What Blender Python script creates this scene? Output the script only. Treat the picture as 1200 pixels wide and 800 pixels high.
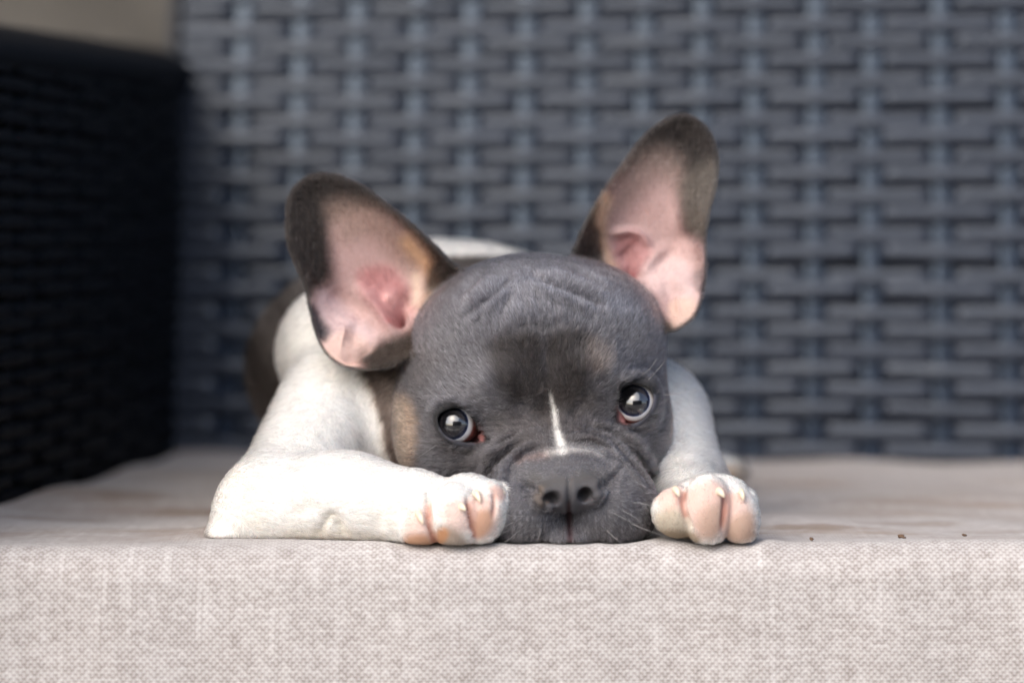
import bpy, math, random
import numpy as np
from mathutils import Vector

random.seed(7)
rng = np.random.default_rng(7)
R = math.radians
scene = bpy.context.scene
for o in list(bpy.data.objects):
    bpy.data.objects.remove(o)
C = scene.collection

# ------------------------------------------------------------------ camera
CAM_H = 0.1255                       # metres above the cushion top (z = 0)
FPX, HORIZ = 3333.33, 287.0          # focal length and horizon row in photo pixels (1200 x 800)
cam_d = bpy.data.cameras.new('camera')
cam = bpy.data.objects.new('camera', cam_d)
C.objects.link(cam)
cam.location = (0, 0, CAM_H)
cam.rotation_euler = (R(90), 0, 0)
cam_d.lens, cam_d.sensor_width = 100, 36
cam_d.shift_y = -(400 - HORIZ) / 1200.0
cam_d.clip_start, cam_d.clip_end = 0.05, 3000
cam_d.dof.use_dof = True
cam_d.dof.focus_distance = 1.215
cam_d.dof.aperture_fstop = 3.4
cam_d.dof.aperture_blades = 9
scene.camera = cam

# ------------------------------------------------------------------ light
SUN_EL, SUN_AZ = R(40), math.atan2(-0.52, -0.85)       # azimuth measured from +Y towards +X
sun_dir = Vector((math.sin(SUN_AZ) * math.cos(SUN_EL), math.cos(SUN_AZ) * math.cos(SUN_EL), math.sin(SUN_EL)))
world = bpy.data.worlds.new('World')
scene.world = world
world.use_nodes = True
wn = world.node_tree.nodes
sky = wn.new('ShaderNodeTexSky')
sky.sky_type = 'NISHITA'
sky.sun_disc = False
sky.sun_elevation = SUN_EL
sky.sun_rotation = SUN_AZ % (2 * math.pi)
sky.air_density, sky.dust_density, sky.ozone_density = 0.9, 2.6, 1.2
wn['Background'].inputs['Strength'].default_value = 0.15
world.node_tree.links.new(sky.outputs[0], wn['Background'].inputs['Color'])
sun_l = bpy.data.lights.new('sun', 'SUN')
sun_l.energy, sun_l.angle, sun_l.color = 1.35, R(80), (1.0, 0.965, 0.91)
sun_o = bpy.data.objects.new('sun', sun_l)
C.objects.link(sun_o)
sun_o.rotation_euler = sun_dir.to_track_quat('Z', 'Y').to_euler()
scene.view_settings.view_transform = 'Standard'
scene.view_settings.look = 'None'
scene.view_settings.gamma = 1
scene.view_settings.exposure = 1.12

# ------------------------------------------------------------------ helpers
def tag(o, label=None, cat=None, group=None, kind=None):
    for k, v in (('label', label), ('category', cat), ('group', group), ('kind', kind)):
        if v:
            o[k] = v
    return o

def link(name, data, parent=None, loc=(0, 0, 0), rot=(0, 0, 0)):
    o = bpy.data.objects.new(name, data)
    C.objects.link(o)
    o.location, o.rotation_euler = loc, rot
    if parent:
        o.parent = parent
    return o

def mesh_np(name, V, F, mat=None, smooth=True):
    """V (n,3), F (m,3 or 4) numpy -> mesh data"""
    me = bpy.data.meshes.new(name)
    V = np.ascontiguousarray(V, np.float32)
    F = np.ascontiguousarray(F, np.int32)
    m, k = F.shape
    me.vertices.add(len(V)); me.vertices.foreach_set('co', V.ravel())
    me.loops.add(m * k); me.loops.foreach_set('vertex_index', F.ravel())
    me.polygons.add(m)
    me.polygons.foreach_set('loop_start', np.arange(0, m * k, k, dtype=np.int32))
    me.polygons.foreach_set('use_smooth', np.full(m, smooth, bool))
    me.update(calc_edges=True)
    if mat:
        me.materials.append(mat)
    return me

def grid_faces(nu, nv, wrap_v=False):
    """faces of a (nu, nv) vertex grid"""
    i = np.arange(nu - 1)[:, None]
    j = np.arange(nv if wrap_v else nv - 1)[None, :]
    j2 = (j + 1) % nv
    a, b, c, d = i * nv + j, (i + 1) * nv + j, (i + 1) * nv + j2, i * nv + j2
    return np.stack([a, b, c, d], -1).reshape(-1, 4)

def box_arrays(boxes):
    V, F = [], []
    for (x0, x1, y0, y1, z0, z1) in boxes:
        n = len(V)
        V += [(x0, y0, z0), (x1, y0, z0), (x1, y1, z0), (x0, y1, z0), (x0, y0, z1), (x1, y0, z1), (x1, y1, z1), (x0, y1, z1)]
        F += [[n + q for q in f] for f in ((0, 3, 2, 1), (4, 5, 6, 7), (0, 1, 5, 4), (1, 2, 6, 5), (2, 3, 7, 6), (3, 0, 4, 7))]
    return np.array(V), np.array(F)

def box_obj(name, boxes, mat, parent=None, loc=(0, 0, 0), rot=(0, 0, 0), bevel=0.0):
    V, F = box_arrays(boxes)
    o = link(name, mesh_np(name, V, F, mat, smooth=False), parent, loc, rot)
    if bevel:
        m = o.modifiers.new('bevel', 'BEVEL'); m.width = bevel; m.segments = 3
        m.limit_method = 'ANGLE'
    return o

class NT:
    """small node-tree writer"""
    def __init__(self, name):
        self.mat = bpy.data.materials.new(name)
        self.mat.use_nodes = True
        self.t = self.mat.node_tree
        self.bsdf = self.t.nodes['Principled BSDF']
    def n(self, kind, **kw):
        nd = self.t.nodes.new('ShaderNode' + kind)
        for k, v in kw.items():
            setattr(nd, k, v)
        return nd
    def put(self, sock, v):
        if hasattr(v, 'is_linked') or isinstance(v, bpy.types.NodeSocket):
            self.t.links.new(v, sock)
        elif v is not None:
            sock.default_value = v
    def math(self, op, a, b=None, c=None, clamp=False):
        nd = self.n('Math', operation=op, use_clamp=clamp)
        for i, v in enumerate((a, b, c)):
            if v is not None:
                self.put(nd.inputs[i], v)
        return nd.outputs[0]
    def mix(self, fac, a, b, blend='MIX'):
        nd = self.n('Mix', data_type='RGBA', blend_type=blend)
        self.put(nd.inputs[0], fac); self.put(nd.inputs[6], a); self.put(nd.inputs[7], b)
        return nd.outputs[2]
    def noise(self, vec, scale, detail=3, rough=0.5):
        nd = self.n('TexNoise')
        self.put(nd.inputs['Vector'], vec)
        nd.inputs['Scale'].default_value = scale
        nd.inputs['Detail'].default_value = detail
        nd.inputs['Roughness'].default_value = rough
        return nd.outputs['Fac']
    def ramp(self, fac, stops):
        nd = self.n('ValToRGB')
        el = nd.color_ramp.elements
        while len(el) < len(stops):
            el.new(0.5)
        for e, (p, c) in zip(el, stops):
            e.position = p
            e.color = c if len(c) == 4 else (*c, 1)
        self.put(nd.inputs[0], fac)
        return nd.outputs[0]
    def comb(self, x, y, z=0.0):
        nd = self.n('CombineXYZ')
        for i, v in enumerate((x, y, z)):
            self.put(nd.inputs[i], v)
        return nd.outputs[0]
    def set(self, **kw):
        for k, v in kw.items():
            self.put(self.bsdf.inputs[k.replace('_', ' ')], v)
    def bump(self, height, strength, dist):
        nd = self.n('Bump')
        self.put(nd.inputs['Height'], height)
        nd.inputs['Strength'].default_value = strength
        nd.inputs['Distance'].default_value = dist
        self.put(self.bsdf.inputs['Normal'], nd.outputs[0])

def mottled(name, c1, c2, scale, rough=0.8, bump=0.3, bdist=0.004, coord='Object'):
    m = NT(name)
    tc = m.n('TexCoord').outputs[coord]
    f = m.noise(tc, scale, 6, 0.6)
    f2 = m.noise(tc, scale * 7, 4, 0.6)
    col = m.mix(m.math('MULTIPLY_ADD', f2, 0.5, m.math('MULTIPLY_ADD', f, 1.3, -0.4), clamp=True), (*c1, 1), (*c2, 1))
    m.set(Base_Color=col, Roughness=rough)
    m.bump(f2, bump, bdist)
    return m.mat

# ------------------------------------------------------------------ setting
GZ = -0.46
n = 40
gx = np.linspace(-1, 1, n)
gx = np.sign(gx) * np.abs(gx) ** 3 * 900
GX, GY = np.meshgrid(gx, gx, indexing='ij')
V = np.stack([GX.ravel(), GY.ravel(), np.full(GX.size, GZ)], -1)
M_ground = mottled('stone_paving', (0.16, 0.15, 0.135), (0.24, 0.225, 0.2), 3.0)
tag(link('ground', mesh_np('ground', V, grid_faces(n, n), M_ground)), kind='structure')

# pale rendered wall a little way behind the sofa
M_wall = mottled('rough_render', (0.05, 0.044, 0.037), (0.15, 0.135, 0.115), 14.0, 0.9, 0.6, 0.01)
wall = box_obj('garden_wall', [(-2.6, 1.4, -0.12, 0.12, 0, 1.9)], M_wall, loc=(0, 2.55, GZ), rot=(0, 0, R(-7.7)), bevel=0.015)
tag(wall, 'rough beige rendered wall behind the dark wicker sofa', 'wall')

# house across the terrace: seen only as the reflection in the eyes and the gloss of the wicker
M_render = mottled('house_render', (0.045, 0.043, 0.042), (0.075, 0.07, 0.066), 1.0)
M_roof = mottled('roof_tiles', (0.035, 0.025, 0.022), (0.06, 0.04, 0.033), 4.0)
mg = NT('window_glass'); mg.set(Base_Color=(0.02, 0.025, 0.03, 1), Roughness=0.05)
house = link('house', None, None, (1.5, -9.5, GZ))
tag(house, 'rendered house with a pitched roof facing the sofa', 'house')
box_obj('wall', [(-6, 6, -4, 0, 0, 3.7)], M_render, house)
V = np.array([(-6.3, 0.4, 3.65), (6.3, 0.4, 3.65), (6.3, -4.4, 3.65), (-6.3, -4.4, 3.65), (-6.0, -2, 5.6), (6.0, -2, 5.6)])
me = bpy.data.meshes.new('roof')
me.from_pydata([tuple(v) for v in V], [], [(0, 1, 5, 4), (2, 3, 4, 5), (1, 2, 5), (3, 0, 4), (0, 3, 2, 1)])
me.materials.append(M_roof)
link('roof', me, house)
for k, x in enumerate((-3.2, 0.2, 3.0)):
    box_obj('window', [(x - 0.6, x + 0.6, 0.0, 0.03, 0.9, 2.1)], mg.mat, house)

# unseen roof added to keep the high sky off the seat; above the frame
M_board = mottled('weathered_boards', (0.16, 0.13, 0.10), (0.26, 0.22, 0.17), 9.0)
shade_roof = link('added_shade_roof', None, None, (0, 2.67, GZ))
tag(shade_roof, 'boarded shade roof on two posts, added unseen above the wicker sofa', 'shade_roof')
for k in range(20):
    box_obj('plank', [(-2.6 + k * 0.26 + 0.004, -2.6 + (k + 1) * 0.26 - 0.004, -1.9, 0.0, 2.42, 2.45)], M_board, shade_roof)
for x in (-2.5, 2.5):
    box_obj('post', [(x - 0.06, x + 0.06, -1.86, -1.74, 0.001, 2.418)], M_board, shade_roof)

# ------------------------------------------------------------------ wicker sofa
YAW = R(-7.7)
sofa = link('wicker_sofa', None, None, (-0.2066, 1.721, 0), (0, 0, YAW))
tag(sofa, 'dark grey woven wicker sofa with glossy flat strands', 'sofa')

def wicker_mat(name, c, r0=0.2):
    m = NT(name)
    tc = m.n('TexCoord').outputs['Object']
    sp = m.n('SeparateXYZ'); m.t.links.new(tc, sp.inputs[0])
    oi = m.n('ObjectInfo').outputs['Random']
    streak = m.noise(m.comb(m.math('MULTIPLY', sp.outputs[0], 6.0), m.math('MULTIPLY_ADD', oi, 9.0, 0.0), m.math('MULTIPLY', sp.outputs[2], 700.0)), 1.0, 3)
    f = m.math('MULTIPLY_ADD', streak, 0.7, m.math('MULTIPLY', oi, 0.3))
    col = m.mix(f, (*[q * 0.7 for q in c], 1), (*[q * 1.35 for q in c], 1))
    m.set(Base_Color=col, Roughness=m.math('MULTIPLY_ADD', streak, 0.2, r0))
    m.bump(streak, 0.3, 0.0006)
    return m.mat
M_wick = wicker_mat('wicker_strand', (0.027, 0.032, 0.045))
M_stake = wicker_mat('wicker_stake', (0.012, 0.018, 0.032), 0.05)
for m_, i_ in ((M_stake, 1.56), (M_wick, 1.47)):
    m_.node_tree.nodes['Principled BSDF'].inputs['IOR'].default_value = i_
for m_, t_ in ((M_stake, (0.74, 0.88, 1.0, 1)), (M_wick, (0.84, 0.92, 1.0, 1))):
    m_.node_tree.nodes['Principled BSDF'].inputs['Specular Tint'].default_value = t_
M_wick_shade = wicker_mat('wicker_shade', (0.0036, 0.0045, 0.0068), 0.45)  # darker copy of the wicker: the arm's shade is put into its colour
M_wick_shade.node_tree.nodes['Principled BSDF'].inputs['IOR'].default_value = 1.22
M_frame = mottled('frame_black', (0.006, 0.006, 0.008), (0.012, 0.012, 0.015), 20, 0.6)

PITCH = 0.01165
def stake_s(u):
    t = (u - 600) / FPX
    return (1.721 * t + 0.2066) / (0.991 + 0.134 * t)
stakes = [stake_s(u) for u in (264, 336, 405, 475, 540, 608, 680, 750, 818, 882, 952, 1020, 1105, 1185)]
while stakes[-1] < 0.95:
    stakes.append(stakes[-1] + 0.037)

def ribbon(path, w, t, mat, name):
    """flat strand with a lens-shaped section swept along path (n,3) given in the x-y plane; width along z"""
    path = np.array(path)
    ns = 10
    a = np.linspace(0, 2 * np.pi, ns, endpoint=False)
    prof_w = np.sign(np.cos(a)) * np.abs(np.cos(a)) ** 0.8 * w / 2
    prof_t = np.sin(a) * t / 2
    tan = np.gradient(path, axis=0)
    tan /= np.linalg.norm(tan, axis=1)[:, None]
    up = np.array([0, 0, 1.0])
    nor = np.cross(up, tan)
    nor /= np.linalg.norm(nor, axis=1)[:, None]
    V = path[:, None, :] + nor[:, None, :] * prof_t[None, :, None] + up * prof_w[None, :, None]
    F = grid_faces(len(path), ns, True)
    return mesh_np(name, V.reshape(-1, 3), F, mat)

def weave_panel(parent, stakes, x0, x1, z0, z1, ybase, seed, mat=None, pitch=None):
    """woven panel whose face lies at local y = ybase and looks towards -y; strands and stakes are pieces of parent"""
    rs = np.random.default_rng(seed)
    mat = mat or M_wick
    pitch = pitch or PITCH
    meshes = []
    for par in (0, 1):
        for var in range(4):
            xs = []
            kn = [x0] + list(stakes) + [x1]
            x = np.unique(np.concatenate([np.linspace(a, b, 22) for a, b in zip(kn[:-1], kn[1:])]))
            ph = np.interp(x, kn, np.arange(len(kn)))
            y = np.full(len(x), -0.0014)
            for q, s_ in enumerate(kn):
                if q in (0, len(kn) - 1):
                    continue
                dx_ = (x - s_) / (0.0076 + rs.normal(0, 0.0005))
                if (q + par) % 2:
                    y = y + 0.0078 * np.exp(-dx_ ** 4)
                else:
                    y = y - 0.0003 * np.exp(-dx_ ** 2)
            y = y + np.interp(ph, np.arange(len(kn)), rs.normal(0, 0.0004, len(kn))) + ybase
            z = np.interp(ph, np.arange(len(kn)), rs.normal(0, 0.00045, len(kn)))
            meshes.append(ribbon(np.stack([x, y, z], -1), pitch * 0.86, 0.0040, mat, 'strand'))
    k = 0
    z = z0 + pitch / 2
    while z < z1:
        o = link('strand', meshes[(k % 2) * 4 + int(rs.integers(4))], parent, (0, 0, z + rs.normal(0, 0.0003)), (rs.normal(0, 0.05), rs.normal(0, 0.0012), 0))
        # keep the roll about the strand itself, not about the sofa's corner
        o.location.y = ybase * (1 - math.cos(o.rotation_euler.x)); o.location.z -= ybase * math.sin(o.rotation_euler.x)
        z += pitch; k += 1
    h = z1 - z0
    zz = np.linspace(0, h, 24)
    ns = 16
    a = np.linspace(0, 2 * np.pi, ns, endpoint=False)
    Vs = np.stack([np.sign(np.cos(a))[None] * np.abs(np.cos(a))[None] ** 0.6 * 0.0048 + 0 * zz[:, None], np.sign(np.sin(a))[None] * np.abs(np.sin(a))[None] ** 0.5 * 0.0012 + 0 * zz[:, None], zz[:, None] + 0 * a[None]], -1)
    sm = mesh_np('stake', Vs.reshape(-1, 3), grid_faces(24, ns, True)[:, ::-1], M_stake if mat is M_wick else mat)
    for s in stakes:
        link('stake', sm, parent, (s, ybase + 0.0022, z0), (0, rs.normal(0, 0.002), 0))

LEAN = R(9)
BACK_T = 0.46
back = box_obj('backrest', [(-0.003, 0.93, 0.018, 0.06, -0.3, BACK_T), ], M_frame, sofa, (0, 0.0, 0), (-LEAN, 0, 0))
weave_panel(back, stakes, -0.002, 0.925, -0.012, BACK_T, 0.0, 3)
box_obj('top_rail', [(-0.012, 0.935, -0.012, 0.07, BACK_T, BACK_T + 0.035)], M_wick, back, bevel=0.012)
box_obj('side_post', [(-0.012, -0.003, -0.006, 0.07, -0.3, BACK_T + 0.034)], M_frame, back, bevel=0.008)

def armrest(xi, sgn, seed):
    """arm at local x = xi, inner face looking towards sgn * x; runs forward (-y) from the back"""
    arm = box_obj('armrest', [(-0.09, -0.012, -0.62, 0.085, -0.3, 0.220)] , M_frame, sofa, (xi, 0, 0), (0, 0, 0 if sgn > 0 else math.pi))
    if sgn < 0:
        arm.location.y = -0.60
    # the inner face is a panel turned by 90 degrees: its strands run along y
    pan = link('woven_panel', None, arm, (0, 0, 0), (0, 0, R(90)))
    st = list(np.arange(-0.6, 0.0, 0.036))
    weave_panel(pan, st, -0.62, 0.015, -0.012, 0.226, 0.0, seed, M_wick_shade, 0.0085)
    # rounded woven top
    a = np.linspace(-0.6, np.pi + 0.6, 18)
    ys = np.linspace(-0.63, 0.085, 60)
    Vt = np.stack([-0.053 + 0.059 * np.cos(a)[None] + 0 * ys[:, None], ys[:, None] + 0 * a[None], 0.222 + 0.020 * np.sin(a)[None] + 0.0008 * np.sin(ys[:, None] * 520) + (ys[:, None] + 0.25) * 0.03], -1)
    link('arm_cap', mesh_np('arm_cap', Vt.reshape(-1, 3), grid_faces(60, 18), M_wick_shade), arm)
    return arm
armrest(0.0, 1, 11)
armrest(0.93, -1, 12)
box_obj('seat_base', [(0.0, 0.93, -0.6, -0.002, -0.30, -0.125)], M_frame, sofa)
for x, y in ((-0.06, -0.58), (-0.06, 0.0), (0.95, -0.58), (0.95, 0.0)):
    box_obj('leg', [(x - 0.02, x + 0.02, y - 0.02, y + 0.02, GZ + 0.001, -0.29)], M_frame, sofa)

# ------------------------------------------------------------------ seat cushion
def fabric():
    m = NT('woven_fabric')
    uv = m.n('UVMap').outputs[0]
    sp = m.n('SeparateXYZ'); m.t.links.new(uv, sp.inputs[0])
    w1 = m.noise(uv, 14, 2)
    w2 = m.noise(uv, 16, 2)
    nd = m.n('TexNoise'); m.put(nd.inputs['Vector'], uv); nd.inputs['Scale'].default_value = 420
    u = m.math('MULTIPLY_ADD', sp.outputs[0], 1 / 0.00285, m.math('MULTIPLY_ADD', w1, 1.2, m.math('MULTIPLY', nd.outputs['Fac'], 0.35)))
    v = m.math('MULTIPLY_ADD', sp.outputs[1], 1 / 0.0015, m.math('MULTIPLY_ADD', w2, 1.6, m.math('MULTIPLY', nd.outputs['Fac'], 0.25)))
    row = m.math('FLOOR', v)
    off = m.math('MULTIPLY', m.math('MODULO', m.math('ABSOLUTE', row), 2.0), 0.5)
    uo = m.math('ADD', u, off)
    a = m.math('SUBTRACT', m.math('FRACT', uo), 0.5)
    b = m.math('SUBTRACT', m.math('FRACT', v), 0.5)
    cb = m.math('COSINE', m.math('MULTIPLY', b, math.pi))
    ca = m.math('COSINE', m.math('MULTIPLY', a, math.pi))
    weft = m.math('MULTIPLY', m.math('POWER', ca, 0.8), cb)
    # the warp shows in the gaps between two weft floats
    ga = m.math('SUBTRACT', 0.5, m.math('ABSOLUTE', a))
    warp = m.math('MULTIPLY', m.math('MULTIPLY', m.math('SUBTRACT', 1.0, m.math('MULTIPLY', ga, 3.6), clamp=True), 0.8), m.math('POWER', cb, 0.4))
    X = m.math('MULTIPLY', u, 2 * math.pi); Y = m.math('MULTIPLY', v, math.pi)
    dia = m.math('MULTIPLY', m.math('ABSOLUTE', m.math('ADD', m.math('COSINE', X), m.math('COSINE', Y))), 0.5)
    h = m.math('MULTIPLY_ADD', m.math('MAXIMUM', weft, warp), 0.5, m.math('MULTIPLY', m.math('POWER', dia, 0.7), 0.5))
    # every thread has its own shade, changing slowly along its length
    tr = m.noise(m.comb(m.math('MULTIPLY', sp.outputs[0], 55.0), m.math('MULTIPLY', row, 0.37)), 1.0, 2)
    col = m.math('FLOOR', m.math('MULTIPLY', u, 2.0))
    tcn = m.noise(m.comb(m.math('MULTIPLY', col, 0.31), m.math('MULTIPLY', sp.outputs[1], 40.0), 4.0), 1.0, 2)
    cell = m.n('TexWhiteNoise', noise_dimensions='2D')
    m.put(cell.inputs['Vector'], m.comb(m.math('FLOOR', uo), row))
    shade = m.math('ADD', m.math('MULTIPLY_ADD', tr, 0.4, m.math('MULTIPLY', tcn, 0.45)), m.math('MULTIPLY_ADD', cell.outputs['Value'], 0.30, -0.25))
    # slubs: single threads that stand out pale (warp) or dark (weft) for a stretch
    wc = m.n('TexWhiteNoise', noise_dimensions='1D'); m.put(wc.inputs['W'], col)
    wr = m.n('TexWhiteNoise', noise_dimensions='1D'); m.put(wr.inputs['W'], row)
    sl1 = m.math('MULTIPLY', m.math('POWER', wc.outputs['Value'], 7.0), m.math('MULTIPLY_ADD', tcn, 4.0, -1.6, clamp=True))
    sl2 = m.math('MULTIPLY', m.math('POWER', wr.outputs['Value'], 7.0), m.math('MULTIPLY_ADD', tr, 4.0, -1.6, clamp=True))
    shade = m.math('ADD', shade, m.math('MULTIPLY_ADD', sl1, 0.24, m.math('MULTIPLY', sl2, -0.3)))
    f = m.math('MULTIPLY_ADD', h, 0.62, m.math('MULTIPLY_ADD', shade, 0.60, -0.17), clamp=True)
    c = m.ramp(f, [(0.0, (0.195, 0.165, 0.148)), (0.35, (0.395, 0.365, 0.345)), (0.7, (0.565, 0.542, 0.525)), (1.0, (0.74, 0.725, 0.71))])
    # brown dirt trodden into the top (uv: v > 0 is the top, metres behind the front edge)
    d1 = m.noise(m.comb(m.math('MULTIPLY', sp.outputs[0], 7.0), m.math('MULTIPLY', sp.outputs[1], 16.0)), 1.0, 5, 0.62)
    top = m.math('MULTIPLY', m.math('MULTIPLY', m.math('SUBTRACT', sp.outputs[1], -0.004), 30.0, clamp=True), 0.8)
    dirt = m.math('MULTIPLY', m.math('MULTIPLY_ADD', d1, 5.0, -2.35, clamp=True), top)
    c = m.mix(dirt, c, (0.2, 0.125, 0.07, 1))
    for (su, sv, ru, rv, op) in ((-0.195, 0.22, 0.03, 0.035, 0.8), (-0.150, 0.15, 0.035, 0.025, 0.85), (-0.213, 0.12, 0.03, 0.02, 0.6), (-0.11, 0.10, 0.03, 0.02, 0.4),
                                 (0.134, 0.066, 0.028, 0.012, 0.8), (0.182, 0.095, 0.03, 0.016, 0.6), (0.10, 0.05, 0.015, 0.008, 0.5), (0.21, 0.05, 0.02, 0.012, 0.4)):
        qx = m.math('DIVIDE', m.math('SUBTRACT', sp.outputs[0], su), ru); qy = m.math('DIVIDE', m.math('SUBTRACT', sp.outputs[1], sv), rv)
        q2 = m.math('ADD', m.math('MULTIPLY', qx, qx), m.math('MULTIPLY', qy, qy))
        sm_ = m.math('MULTIPLY', m.math('SUBTRACT', m.math('MULTIPLY_ADD', m.noise(uv, 60, 5, 0.65), 2.8, -0.30), q2, clamp=True), op)
        c = m.mix(sm_, c, (0.16, 0.095, 0.045, 1))
    grime_shade = m.math('MULTIPLY', m.math('MULTIPLY_ADD', m.noise(uv, 14, 4), 1.4, -0.35, clamp=True), m.math('MULTIPLY_ADD', top, 0.8, 0.08))  # grime, stepped up on the top to put its shade into the colour
    c = m.mix(grime_shade, c, (0.3, 0.255, 0.24, 1))
    m.set(Base_Color=c, Roughness=0.9)
    m.bsdf.inputs['Sheen Weight'].default_value = 0.15
    m.bump(h, 0.45, 0.0005)
    return m.mat
M_fab = fabric()

def cushion():
    nx = 420
    TH, rad = 0.125, 0.017
    prof = []                                        # (inset from the front edge, z, arc length; arc 0 at the crest)
    for z in np.linspace(-TH, -rad, 40):
        prof.append((0.0 - 0.004 * math.sin(math.pi * (z + TH) / (TH - rad)), z, z + rad - rad * math.pi / 2))
    for a in np.linspace(0, math.pi / 2, 14)[1:]:
        prof.append((rad - rad * math.cos(a), -rad + rad * math.sin(a), rad * (a - math.pi / 2)))
    for y in np.linspace(0, 1, 90)[1:] ** 1.6:
        prof.append((rad + y * 2.0, 0.0, None))      # None: interpolated to the back edge
    s = np.linspace(0, 1, nx)
    V = np.zeros((nx, len(prof), 3)); UV = np.zeros((nx, len(prof), 2))
    cy, sy = math.cos(YAW), math.sin(YAW)
    for j, (ins, z, arc) in enumerate(prof):
        # front edge line and back edge line in world x-y
        xf = -0.272 + s * 0.99
        yf = 1.1765 + 0.012 * s + 0.0006 * np.sin(s * 41 + 1) + 0.0004 * np.sin(s * 97)
        lb = 0.006 + s * 0.9
        xb = -0.2066 + lb * cy; yb = 1.721 + lb * sy - 0.004
        if arc is None:
            t = (ins - rad) / 2.0
            y0 = yf + rad
            x = xf + (xb - xf) * t; y = y0 + (yb - y0) * t
            dist = t * (1.7 - 1.19)
            w = 0.0016 * np.sin(x * 23 + y * 9) * np.sin(y * 31 - x * 6) + 0.0007 * np.sin(x * 71 + y * 37 + 1.3)
            zz = w * min(1, dist / 0.09) + 0.0
            UV[:, j, 0] = x; UV[:, j, 1] = dist
        else:
            x = xf; y = yf + ins
            zz = np.full(nx, z)
            UV[:, j, 0] = x; UV[:, j, 1] = arc
        lift = 0.0016 * np.clip((x - 0.08) / 0.1, 0, 1)
        crest = math.exp(-((max(ins, 0) - rad) / 0.03) ** 2) if z > -0.02 else 0
        V[:, j] = np.stack([x, y, zz + lift * crest], -1)
    F = grid_faces(nx, len(prof))
    me = mesh_np('seat_cushion', V.reshape(-1, 3), F, M_fab)
    uvl = me.uv_layers.new(name='UVMap')
    uvl.data.foreach_set('uv', UV.reshape(-1, 2)[F.ravel()].astype(np.float32).ravel())
    o = link('seat_cushion', me)
    global CUSHION; CUSHION = o
    tag(o, 'thick seat cushion in pale pinkish grey woven fabric under the puppy', 'cushion')
cushion()

# specks of dirt on the cushion
M_crumb = mottled('dirt', (0.08, 0.05, 0.03), (0.17, 0.10, 0.06), 600)
for k, (x, y, s_, lab) in enumerate(((0.1262, 1.1985, 0.0009, 'thin dark crumb of dirt on the cushion edge, nearer the paw'),
                                     (0.1655, 1.2075, 0.0013, 'reddish brown crumb of dirt on the cushion, the largest speck'),
                                     (0.1930, 1.2140, 0.0008, 'smallest dark speck of dirt, at the far right of the cushion edge'))):
    rs = np.random.default_rng(50 + k)
    th = np.linspace(0, np.pi, 7); ph = np.linspace(0, 2 * np.pi, 9, endpoint=False)
    rr_ = s_ * (1 + rs.uniform(-0.4, 0.4, (7, 9))); rr_[0] = rr_[0, 0]; rr_[-1] = rr_[-1, 0]
    Vd = np.stack([rr_ * np.sin(th)[:, None] * np.cos(ph)[None] * 1.5, rr_ * np.sin(th)[:, None] * np.sin(ph)[None], rr_ * np.cos(th)[:, None] * 0.6], -1)
    o = link('crumb', mesh_np('crumb', Vd.reshape(-1, 3), grid_faces(7, 9, True), M_crumb), None, (x, y, 0.0018), (0, rs.uniform(-0.4, 0.4), rs.uniform(0, 3)))
    tag(o, lab, 'crumb', 'specks of dirt on the cushion')

# ------------------------------------------------------------------ the puppy
# The body is modelled as an implicit surface in units of 0.375 mm (one photo pixel at 1.25 m):
# x to the right, d away from the camera (0 at 1.25 m), z up from the cushion.
U = 0.000375
H0 = CAM_H / U

def P(px, py, d):
    k = 1 + d / FPX
    return np.array([(px - 600) * k, d, H0 - (py - HORIZ) * k], np.float32)

def proj(p):
    k = 1 + p[:, 1] / FPX
    return p[:, 0] / k + 600, HORIZ - (p[:, 2] - H0) / k

def to_world(p):
    w = np.array(p, np.float64) * U
    w[..., 1] += 1.25
    return w

# --- drawing maps: soft polygons and strokes laid out on a 1200 x 800 grid -----------------
MW, MH = 1240, 840

def window(pts, pad):
    lo = np.floor(pts.min(0) - pad).astype(int); hi = np.ceil(pts.max(0) + pad).astype(int)
    x0, y0 = max(lo[0], 0), max(lo[1], 0)
    x1, y1 = min(hi[0], MW - 1), min(hi[1], MH - 1)
    X, Y = np.meshgrid(np.arange(x0, x1 + 1, dtype=np.float32), np.arange(y0, y1 + 1, dtype=np.float32))
    return (slice(y0, y1 + 1), slice(x0, x1 + 1)), X, Y

def smooth_loop(pts, sub=6):
    """closed Catmull-Rom"""
    p = np.array(pts, float)
    out = []
    n = len(p)
    for i in range(n):
        a, b, c, d = p[i - 1], p[i], p[(i + 1) % n], p[(i + 2) % n]
        for t in np.arange(sub) / sub:
            out.append(0.5 * (2 * b + (c - a) * t + (2 * a - 5 * b + 4 * c - d) * t * t + (3 * b - a - 3 * c + d) * t ** 3))
    return np.array(out, np.float32)

def smooth_line(pts, sub=6):
    p = np.array(pts, float)
    if len(p) < 3:
        return p.astype(np.float32)
    q = np.vstack([2 * p[0] - p[1], p, 2 * p[-1] - p[-2]])
    out = []
    for i in range(1, len(q) - 2):
        a, b, c, d = q[i - 1], q[i], q[i + 1], q[i + 2]
        for t in np.arange(sub) / sub:
            out.append(0.5 * (2 * b + (c - a) * t + (2 * a - 5 * b + 4 * c - d) * t * t + (3 * b - a - 3 * c + d) * t ** 3))
    out.append(p[-1])
    return np.array(out, np.float32)

def seg_dist(X, Y, A, B):
    best = np.full(X.shape, 1e9, np.float32); tt = np.zeros(X.shape, np.float32)
    n = len(A)
    for i in range(n):
        ax, ay = A[i]; bx, by = B[i] - A[i]
        t = np.clip(((X - ax) * bx + (Y - ay) * by) / (bx * bx + by * by + 1e-9), 0, 1)
        d2 = (X - ax - t * bx) ** 2 + (Y - ay - t * by) ** 2
        m = d2 < best
        best = np.where(m, d2, best); tt = np.where(m, (i + t) / n, tt)
    return np.sqrt(best), tt

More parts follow.
